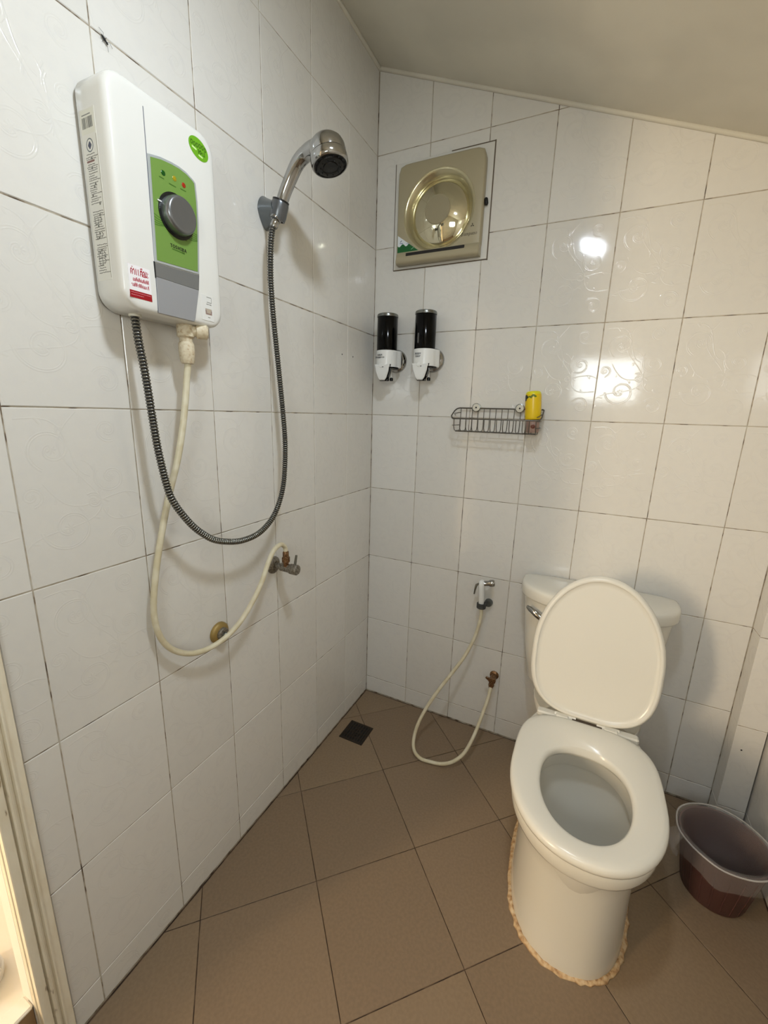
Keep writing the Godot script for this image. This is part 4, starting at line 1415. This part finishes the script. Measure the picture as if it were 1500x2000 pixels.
func build_bidet() -> void:
	var hp := Vector3(.530, .577, 0)
	var hold := thing("sprayer_holder", "small grey wall holder carrying the white bidet sprayer", "holder", hp)
	var a := Mb.new()
	a.lathe([Vector2(.0155, .0005), Vector2(.016, .006), Vector2(.0145, .014), Vector2(.012, .020)], Transform3D(Basis(Vector3.RIGHT, PI / 2), Vector3(.004, 0, 0)), 24)
	part("wall_disc", a, mat(Color(.38, .39, .38), .35, .6), hold)
	var clip := Mb.new()
	var arc := []
	for i in range(13):
		var t := deg_to_rad(-35.0 + 290.0 * i / 12)
		arc.append(Vector3(-.016 + .0145 * cos(t), 0, .044 + .0145 * sin(t)))
	for y in [-.008, -.003, .002, .007]:
		var pth := []
		for q in arc:
			pth.append(q + Vector3(0, y, 0))
		clip.tube(pth, [.0034], 8)
	clip.box(Vector3(-.005, 0, .026), Vector3(.014, .016, .018), .003)
	part("clip", clip, mat(Color(.22, .22, .21), .4), hold)
	var sp := thing("bidet_sprayer", "white hand bidet sprayer with chrome nozzle left of the toilet tank", "bidet sprayer", Vector3(.513, .590, .045))
	var hm := Mb.new()
	hm.loft([_oval(0, -.012, 0, .0085, .0085), _oval(0, .000, 0, .0105, .0115), _oval(-.001, .030, .001, .0115, .0135), _oval(-.003, .060, .003, .0120, .0150), _oval(-.004, .076, .003, .0125, .0155), _oval(-.003, .086, .002, .0105, .0125), _oval(-.003, .090, .002, .006, .007)], true, true, true, 60.0)
	part("handle", hm, M.white_gloss, sp)
	var nz := Mb.new()
	nz.lathe([Vector2(.0095, .0), Vector2(.0100, .018), Vector2(.0125, .022), Vector2(.0130, .036), Vector2(.0115, .039), Vector2(.004, .0385)], axis_xf(Vector3(.004, .079, .003), Vector3(.93, .12, -.30)), 24)
	part("nozzle", nz, M.chrome, sp)
	var tr := Mb.new()
	tr.tube([Vector3(-.012, .078, .010), Vector3(-.021, .072, .013), Vector3(-.025, .052, .013), Vector3(-.027, .034, .013)], [.0040, .0044, .0036, .0026], 10)
	part("trigger", tr, M.chrome_dull, sp)
	var pts := [Vector3(0.513, 0.578, 0.045), Vector3(0.517, 0.541, 0.046), Vector3(0.512, 0.494, 0.050), Vector3(0.499, 0.433, 0.060), Vector3(0.471, 0.360, 0.085), Vector3(0.434, 0.295, 0.120), Vector3(0.397, 0.231, 0.155), Vector3(0.365, 0.165, 0.190), Vector3(0.347, 0.111, 0.225), Vector3(0.343, 0.063, 0.252), Vector3(0.354, 0.028, 0.268), Vector3(0.383, 0.0085, 0.272), Vector3(0.422, 0.0075, 0.268), Vector3(0.463, 0.012, 0.262), Vector3(0.501, 0.029, 0.250), Vector3(0.532, 0.055, 0.223), Vector3(0.549, 0.085, 0.180), Vector3(0.561, 0.124, 0.135), Vector3(0.570, 0.168, 0.095), Vector3(0.577, 0.205, 0.065), Vector3(0.580, 0.240, 0.045)]
	var h := Mb.new()
	h.tube(spline(pts, 6), [.0066], 14)
	tag(part("bidet_hose", h, M.hose), "cream bidet hose drooping to the floor between sprayer and corroded valve", "hose")
	var v := thing("stop_valve", "corroded brown brass stop valve low on the back wall beside the toilet", "valve", Vector3(.582, .270, 0))
	var e := Mb.new()
	e.lathe([Vector2(.018, .0005), Vector2(.0175, .004), Vector2(.011, .008), Vector2(.0095, .020), Vector2(.0125, .022), Vector2(.0135, .048), Vector2(.010, .052), Vector2(.004, .053)], Transform3D(Basis(Vector3.RIGHT, PI / 2), Vector3.ZERO), 20)
	part("valve_body", e, M.brass, v)
	var o := Mb.new()
	o.lathe([Vector2(.009, -.004), Vector2(.009, -.016), Vector2(.0112, -.017), Vector2(.0112, -.027), Vector2(.009, -.029), Vector2(.0085, -.036)], axis_xf(Vector3(0, 0, .040), Vector3(.10, 1, .0)), 6)
	part("outlet_nut", o, M.brass, v)
	var wv := Mb.new()
	wv.prism([Vector2(-.006, .010), Vector2(.014, .016), Vector2(.016, .006), Vector2(.006, -.004), Vector2(-.014, -.004), Vector2(-.028, .003), Vector2(-.026, .010)], Transform3D(Basis(Vector3.UP, -.25), Vector3(.002, .004, .050)), .0, .007, .0015, Rect2(0, 0, 1, 1))
	part("handle", wv, M.brass, v)

func _oval(x: float, y: float, z: float, rx: float, rz: float) -> PackedVector3Array:
	var o := PackedVector3Array()
	for i in range(20):
		var t := TAU * i / 20
		o.append(Vector3(x + rx * cos(t), y, z + rz * sin(t)))
	return o

# ---------------------------------------------------------------- toilet
func build_toilet() -> void:
	var off := Vector3(.905, 0, .40)
	var t := thing("toilet", "white close-coupled toilet with its lid raised against the tank", "toilet", off)
	var zz := Vector3(0, 0, -.40)
	var put := func(called: String, mb: Mb, m: Material) -> MeshInstance3D:
		var o := part(called, mb, m, t)
		o.position = zz
		return o
	# bowl: skirted pedestal, rim, hollow inside
	var bowl := Mb.new()
	bowl.loft([
		egg(.148, .10, .704, .44, .0, 3.0, 2.45), egg(.149, .10, .705, .44, .006, 3.0, 2.45), egg(.147, .10, .704, .44, .03, 3.0, 2.45), egg(.1445, .10, .702, .44, .10, 3.0, 2.45), egg(.143, .10, .701, .45, .18, 3.0, 2.45), egg(.1435, .10, .703, .46, .25, 3.0, 2.45), egg(.148, .10, .711, .47, .30, 3.0, 2.4), egg(.157, .12, .727, .49, .326, 3.0, 2.3),
		egg(.165, .20, .738, .51, .329, 3.0, 2.2), egg(.170, .21, .746, .52, .333, 3.0, 2.15), egg(.1725, .215, .750, .52, .342, 3.0, 2.15), egg(.1735, .22, .752, .52, .360, 3.0, 2.15), egg(.172, .22, .750, .52, .371, 3.0, 2.15), egg(.166, .225, .744, .52, .377, 3.0, 2.15),
		egg(.122, .385, .716, .54, .378, 2.3, 2.1), egg(.117, .391, .711, .54, .375, 2.3, 2.1), egg(.114, .394, .708, .54, .366, 2.3, 2.1), egg(.112, .396, .706, .54, .318, 2.3, 2.1), egg(.114, .394, .708, .54, .313, 2.3, 2.1), egg(.119, .389, .713, .54, .318, 2.3, 2.1), egg(.127, .381, .721, .54, .330, 2.3, 2.1), egg(.1285, .380, .722, .54, .322, 2.3, 2.1), egg(.126, .383, .719, .54, .302, 2.3, 2.1),
		egg(.114, .392, .706, .54, .26, 2.2, 2.1), egg(.098, .405, .690, .545, .21, 2.1, 2.0), egg(.078, .430, .668, .55, .165, 2.0, 2.0), egg(.058, .465, .645, .56, .125, 2.0, 2.0), egg(.047, .50, .63, .565, .085, 2.0, 2.0), egg(.043, .51, .62, .565, .055, 2.0, 2.0)], true, true, true, 50.0)
	put.call("bowl", bowl, M.ceramic)
	var deck := Mb.new()
	deck.loft([_dshape(.150, .03, .30, .30, 0), _dshape(.165, .025, .33, .355, 0), _dshape(.163, .025, .33, .372, 0)], true, true, true, 50.0)
	put.call("rear_deck", deck, M.ceramic)
	var hole := Mb.new()
	hole.loft([egg(.040, .505, .622, .565, .056, 2.0, 2.0, 40), egg(.036, .512, .616, .565, .060, 2.0, 2.0, 40)], true, true, true)
	put.call("drain_outlet", hole, M.dark)
	var wat := mat(Color(.75, .80, .82, .12), 0.0)
	wat.refraction_enabled = true
	wat.refraction_scale = 0.033
	var wm := Mb.new()
	wm.loft([egg(.0455, .503, .627, .565, .075, 2.0, 2.0), egg(.056, .470, .641, .56, .118, 2.0, 2.0)], true, true, true)
	put.call("water", wm, wat)
	# cream mortar bead round the foot
	var bead := Mb.new()
	var ringp := egg(.149, .10, .705, .44, .0, 3.0, 2.6, 96)
	var cr := RandomNumberGenerator.new()
	cr.seed = 4
	var rings := []
	for i in range(97):
		var q := ringp[i % 96]
		var nxt := ringp[(i + 1) % 96]
		var prv := ringp[(i + 95) % 96]
		var d := (nxt - prv).normalized()
		var outw := Vector3(d.z, 0, -d.x)
		if outw.dot(q - Vector3(0, 0, .44)) < 0.0:
			outw = -outw
		cr.seed = 40 + (i % 96)
		var w := .007 + cr.randf_range(-.003, .004)
		var hgt := .006 + cr.randf_range(-.002, .004)
		rings.append(PackedVector3Array([q + outw * w, q + outw * w * .75 + Vector3(0, hgt * .5, 0), q + outw * .001 + Vector3(0, hgt, 0), q - outw * .006 + Vector3(0, hgt, 0), q - outw * .006]))
	bead.loft(rings, true, false, false, 70.0)
	var bm := mat(Color(1, 1, 1), .85)
	bm.albedo_texture = noise_tex(256, .04, [Color(.52, .36, .22), Color(.78, .64, .47), Color(.86, .78, .64)], [0.1, .45, .8], 71, 4)
	tri(bm, 6.0)
	put.call("mortar_bead", bead, bm)
	# seat
	var seat := Mb.new()
	seat.loft([egg(.172, .318, .755, .53, .380, 3.6, 2.15), egg(.1765, .315, .760, .53, .383, 3.6, 2.15), egg(.1785, .313, .762, .53, .390, 3.6, 2.15), egg(.1765, .315, .760, .53, .399, 3.6, 2.15), egg(.172, .319, .755, .53, .4035, 3.6, 2.15), egg(.162, .327, .745, .53, .4055, 3.4, 2.15), egg(.114, .428, .719, .56, .4050, 2.3, 2.05), egg(.107, .428, .712, .56, .4030, 2.3, 2.05), egg(.103, .432, .708, .56, .398, 2.3, 2.05), egg(.103, .432, .708, .56, .386, 2.3, 2.05), egg(.110, .434, .714, .56, .380, 2.3, 2.05), egg(.172, .318, .755, .53, .380, 3.6, 2.15)], true, false, false, 60.0)
	put.call("seat", seat, M.seat)
	# lid, built lying closed and tipped up about its hinge
	var lid := Mb.new()
	var L := func(a: float, b0: float, f: float, y: float) -> PackedVector3Array: return egg(a, b0, f, .195, y, 3.1, 1.98)
	lid.loft([L.call(.163, .010, .425, -.006), L.call(.1675, .006, .430, -.0075), L.call(.171, .003, .434, -.006), L.call(.1755, .0, .439, .0), L.call(.1775, -.002, .441, .006), L.call(.1755, .0, .439, .0135), L.call(.170, .006, .433, .0175), L.call(.150, .026, .412, .020), L.call(.08, .10, .33, .0225)], true, false, true, 55.0)
	var inner := Mb.new()
	lid.loft([L.call(.163, .010, .425, -.006), L.call(.1615, .012, .423, -.0030), L.call(.150, .024, .410, -.0022), L.call(.08, .10, .33, -.0022)], true, false, true, 60.0)
	var lo := part("lid", lid, M.seat, t)
	lo.transform = Transform3D(Basis(Vector3.RIGHT, -deg_to_rad(101.0)), Vector3(0, .402, .302) + zz)
	# hinges
	for s in [-1, 1]:
		var hb := Mb.new()
		hb.box(Vector3(s * .066, .397, .309), Vector3(.036, .016, .024), .003)
		hb.lathe([Vector2(.0085, -.030), Vector2(.0085, .030)], Transform3D(Basis(Vector3(0, 0, 1), PI / 2), Vector3(s * .058, .397, .303)), 16)
		put.call("hinge", hb, M.seat)
	var lug := Mb.new()
	lug.box(Vector3(0, .392, .306), Vector3(.275, .018, .026), .004)
	put.call("hinge_bar", lug, M.seat)
	var slot := Mb.new()
	slot.box(Vector3(.002, .3995, .310), Vector3(.082, .004, .013), .001)
	put.call("hinge_slot", slot, mat(Color(.30, .25, .20), .6))
	# tank
	var tx := -.013
	var tank := Mb.new()
	tank.loft([_dshape(.178, .022, .178, .372, tx), _dshape(.186, .018, .182, .378, tx), _dshape(.204, .016, .188, .50, tx), _dshape(.221, .014, .193, .66, tx), _dshape(.225, .014, .195, .694, tx)], true, true, true, 50.0)
	put.call("tank", tank, M.ceramic)
	var tl := Mb.new()
	tl.loft([_dshape(.230, .008, .202, .689, tx), _dshape(.2345, .006, .207, .691, tx), _dshape(.2362, .0055, .2095, .697, tx), _dshape(.2365, .0055, .210, .720, tx), _dshape(.2352, .006, .209, .7265, tx), _dshape(.2315, .009, .205, .7315, tx), _dshape(.225, .016, .198, .7345, tx), _dshape(.20, .035, .178, .7365, tx), _dshape(.10, .06, .14, .738, tx)], true, true, true, 60.0)
	put.call("tank_lid", tl, M.ceramic)
	var lv := Mb.new()
	lv.tube([Vector3(-.1560, .634, .165), Vector3(-.163, .640, .179), Vector3(-.182, .650, .176), Vector3(-.206, .661, .166), Vector3(-.216, .6645, .160)], [.0055, .0105, .0112, .0090, .0050], 12, .7)
	lv.lathe([Vector2(.013, -.02), Vector2(.013, .002), Vector2(.010, .005), Vector2(.003, .006)], axis_xf(Vector3(-.158, .640, .163), Vector3(-.35, 0, 1)), 20)
	put.call("flush_lever", lv, M.chrome)

# tank plan: straight back, bowed front
func _dshape(hw: float, zb: float, zf: float, y: float, x0: float) -> PackedVector3Array:
	var o := PackedVector3Array()
	var n := 56
	var zc := zb + (zf - zb) * .30
	for i in range(n):
		var a := TAU * i / n
		var c := cos(a)
		var s := sin(a)
		var p := 2.35 if s >= 0.0 else 5.0
		o.append(Vector3(x0 + hw * signf(c) * pow(absf(c), 2.0 / p), y, zc + (zf - zc if s >= 0.0 else zc - zb) * signf(s) * pow(absf(s), 2.0 / p)))
	return o

# ---------------------------------------------------------------- floor things
func build_bin() -> void:
	var t := thing("waste_bin", "small dark red plastic waste bin lined with a clear bag beside the toilet", "bin", Vector3(1.278, 0, .310))
	var red := mat(Color(.32, .20, .18), .45)
	var n := 60
	var ring := func(r: float, y: float, amp: float) -> PackedVector3Array:
		var o := PackedVector3Array()
		for i in range(n):
			var a := TAU * i / n
			var rr := r + amp * (sin(a * 7.0 + 1.0) * .6 + sin(a * 11.0) * .4)
			o.append(Vector3(rr * cos(a) * 1.02, y + amp * 1.5 * sin(a * 5.0 + 2.0), rr * sin(a)))
		return o
	var b := Mb.new()
	b.loft([ring.call(.070, .0, 0), ring.call(.073, .004, 0), ring.call(.098, .164, 0), ring.call(.102, .166, 0), ring.call(.103, .172, 0), ring.call(.101, .176, 0), ring.call(.097, .174, 0), ring.call(.0945, .162, 0), ring.call(.070, .008, 0), ring.call(.03, .008, 0)], true, true, true, 40.0)
	part("bin_body", b, red, t)
	for k in range(20):
		var a := TAU * k / 20
		var r := Mb.new()
		r.tube([Vector3(cos(a) * .0745, .012, sin(a) * .0735), Vector3(cos(a) * .0955, .146, sin(a) * .0945)], [.0022], 6)
		part("rib", r, red, t)
	var bag := mat(Color(.86, .84, .82, .14), .45)
	bag.transparency = BaseMaterial3D.TRANSPARENCY_ALPHA
	var lin := Mb.new()
	lin.loft([ring.call(.105, .118, .0040), ring.call(.1065, .126, .0036), ring.call(.1065, .140, .0028), ring.call(.1075, .162, .0016), ring.call(.1078, .175, .0008), ring.call(.1055, .1805, .0006), ring.call(.1000, .1810, .0006), ring.call(.0930, .176, .0010), ring.call(.088, .160, .0022), ring.call(.078, .10, .0035), ring.call(.066, .03, .003), ring.call(.02, .014, .001)], true, false, true, 80.0)
	part("bag_liner", lin, bag, t)
	var hem := Mb.new()
	var pth := []
	for i in range(n + 1):
		pth.append(ring.call(.1078, .178, .0008)[i % n])
	hem.tube(pth, [.0022], 6)
	var hm := mat(Color(.86, .84, .82, .55), .4)
	hm.transparency = BaseMaterial3D.TRANSPARENCY_ALPHA
	part("bag_rim", hem, hm, t)
	var tail := Mb.new()
	var r2 := []
	for k in range(6):
		var f := k / 5.0
		var c := Vector3(-.104 - .016 * sin(f * PI), .175 - f * .075, .030 - .01 * f)
		var rr := PackedVector3Array()
		for i in range(14):
			var a := TAU * i / 14
			rr.append(c + Vector3(.010 * cos(a) * (.6 + .6 * sin(f * PI)), .004 * sin(a * 3.0), .026 * sin(a) * (.6 + .6 * sin(f * PI))))
		r2.append(rr)
	tail.loft(r2, true, true, true, 80.0)
	part("bag_fold", tail, bag, t)

func build_drain() -> void:
	var t := thing("floor_drain", "square dark metal floor drain grate in the corner under the shower", "floor drain", Vector3(.0955, .0, .262))
	var m := mat(Color(.20, .165, .13), .5, .5)
	var fr := Mb.new()
	for q in [[Vector3(-.0475, .0012, 0), Vector3(.009, .0040, .104)], [Vector3(.0475, .0012, 0), Vector3(.009, .0040, .104)], [Vector3(0, .0012, -.0475), Vector3(.086, .0040, .009)], [Vector3(0, .0012, .0475), Vector3(.086, .0040, .009)]]:
		fr.box(q[0], q[1], .001)
	part("frame", fr, m, t)
	var pit := Mb.new()
	pit.box(Vector3(0, .0002, 0), Vector3(.088, .0012, .088), .0002)
	part("drain_pit", pit, mat(Color(.02, .018, .015), .7), t)
	for k in range(7):
		var b := Mb.new()
		b.box(Vector3(-.036 + k * .012, .0016, 0), Vector3(.0052, .0024, .087), .0007)
		part("grate_bar", b, m, t)
	for k in range(3):
		var b := Mb.new()
		b.box(Vector3(0, .0014, -.026 + k * .026), Vector3(.087, .0022, .006), .0007)
		part("cross_bar", b, m, t)
	var rg := Mb.new()
	rg.lathe([Vector2(.018, .0010), Vector2(.018, .0032), Vector2(.013, .0034), Vector2(.0125, .0010)], Transform3D.IDENTITY, 28, false, false)
	part("grate_ring", rg, m, t)
	# small drill holes and specks on the tiles
	for q in [[Vector3(.0004, 1.4795, .2353), Vector3.RIGHT, "small dark drill hole in the left wall, second from the corner"], [Vector3(.0004, 1.4804, .1612), Vector3.RIGHT, "small dark drill hole in the left wall, nearest the corner"], [Vector3(1.3541, .2974, .0654), Vector3(0, 0, 1), "small dark drill hole in the tiled pipe chase above the bin"]]:
		var h := Mb.new()
		h.lathe([Vector2(.0026, .0), Vector2(.0022, .0007), Vector2(.001, .0004)], axis_xf(q[0], q[1]), 12)
		tag(part("drill_hole", h, M.rubber), q[2], "hole")
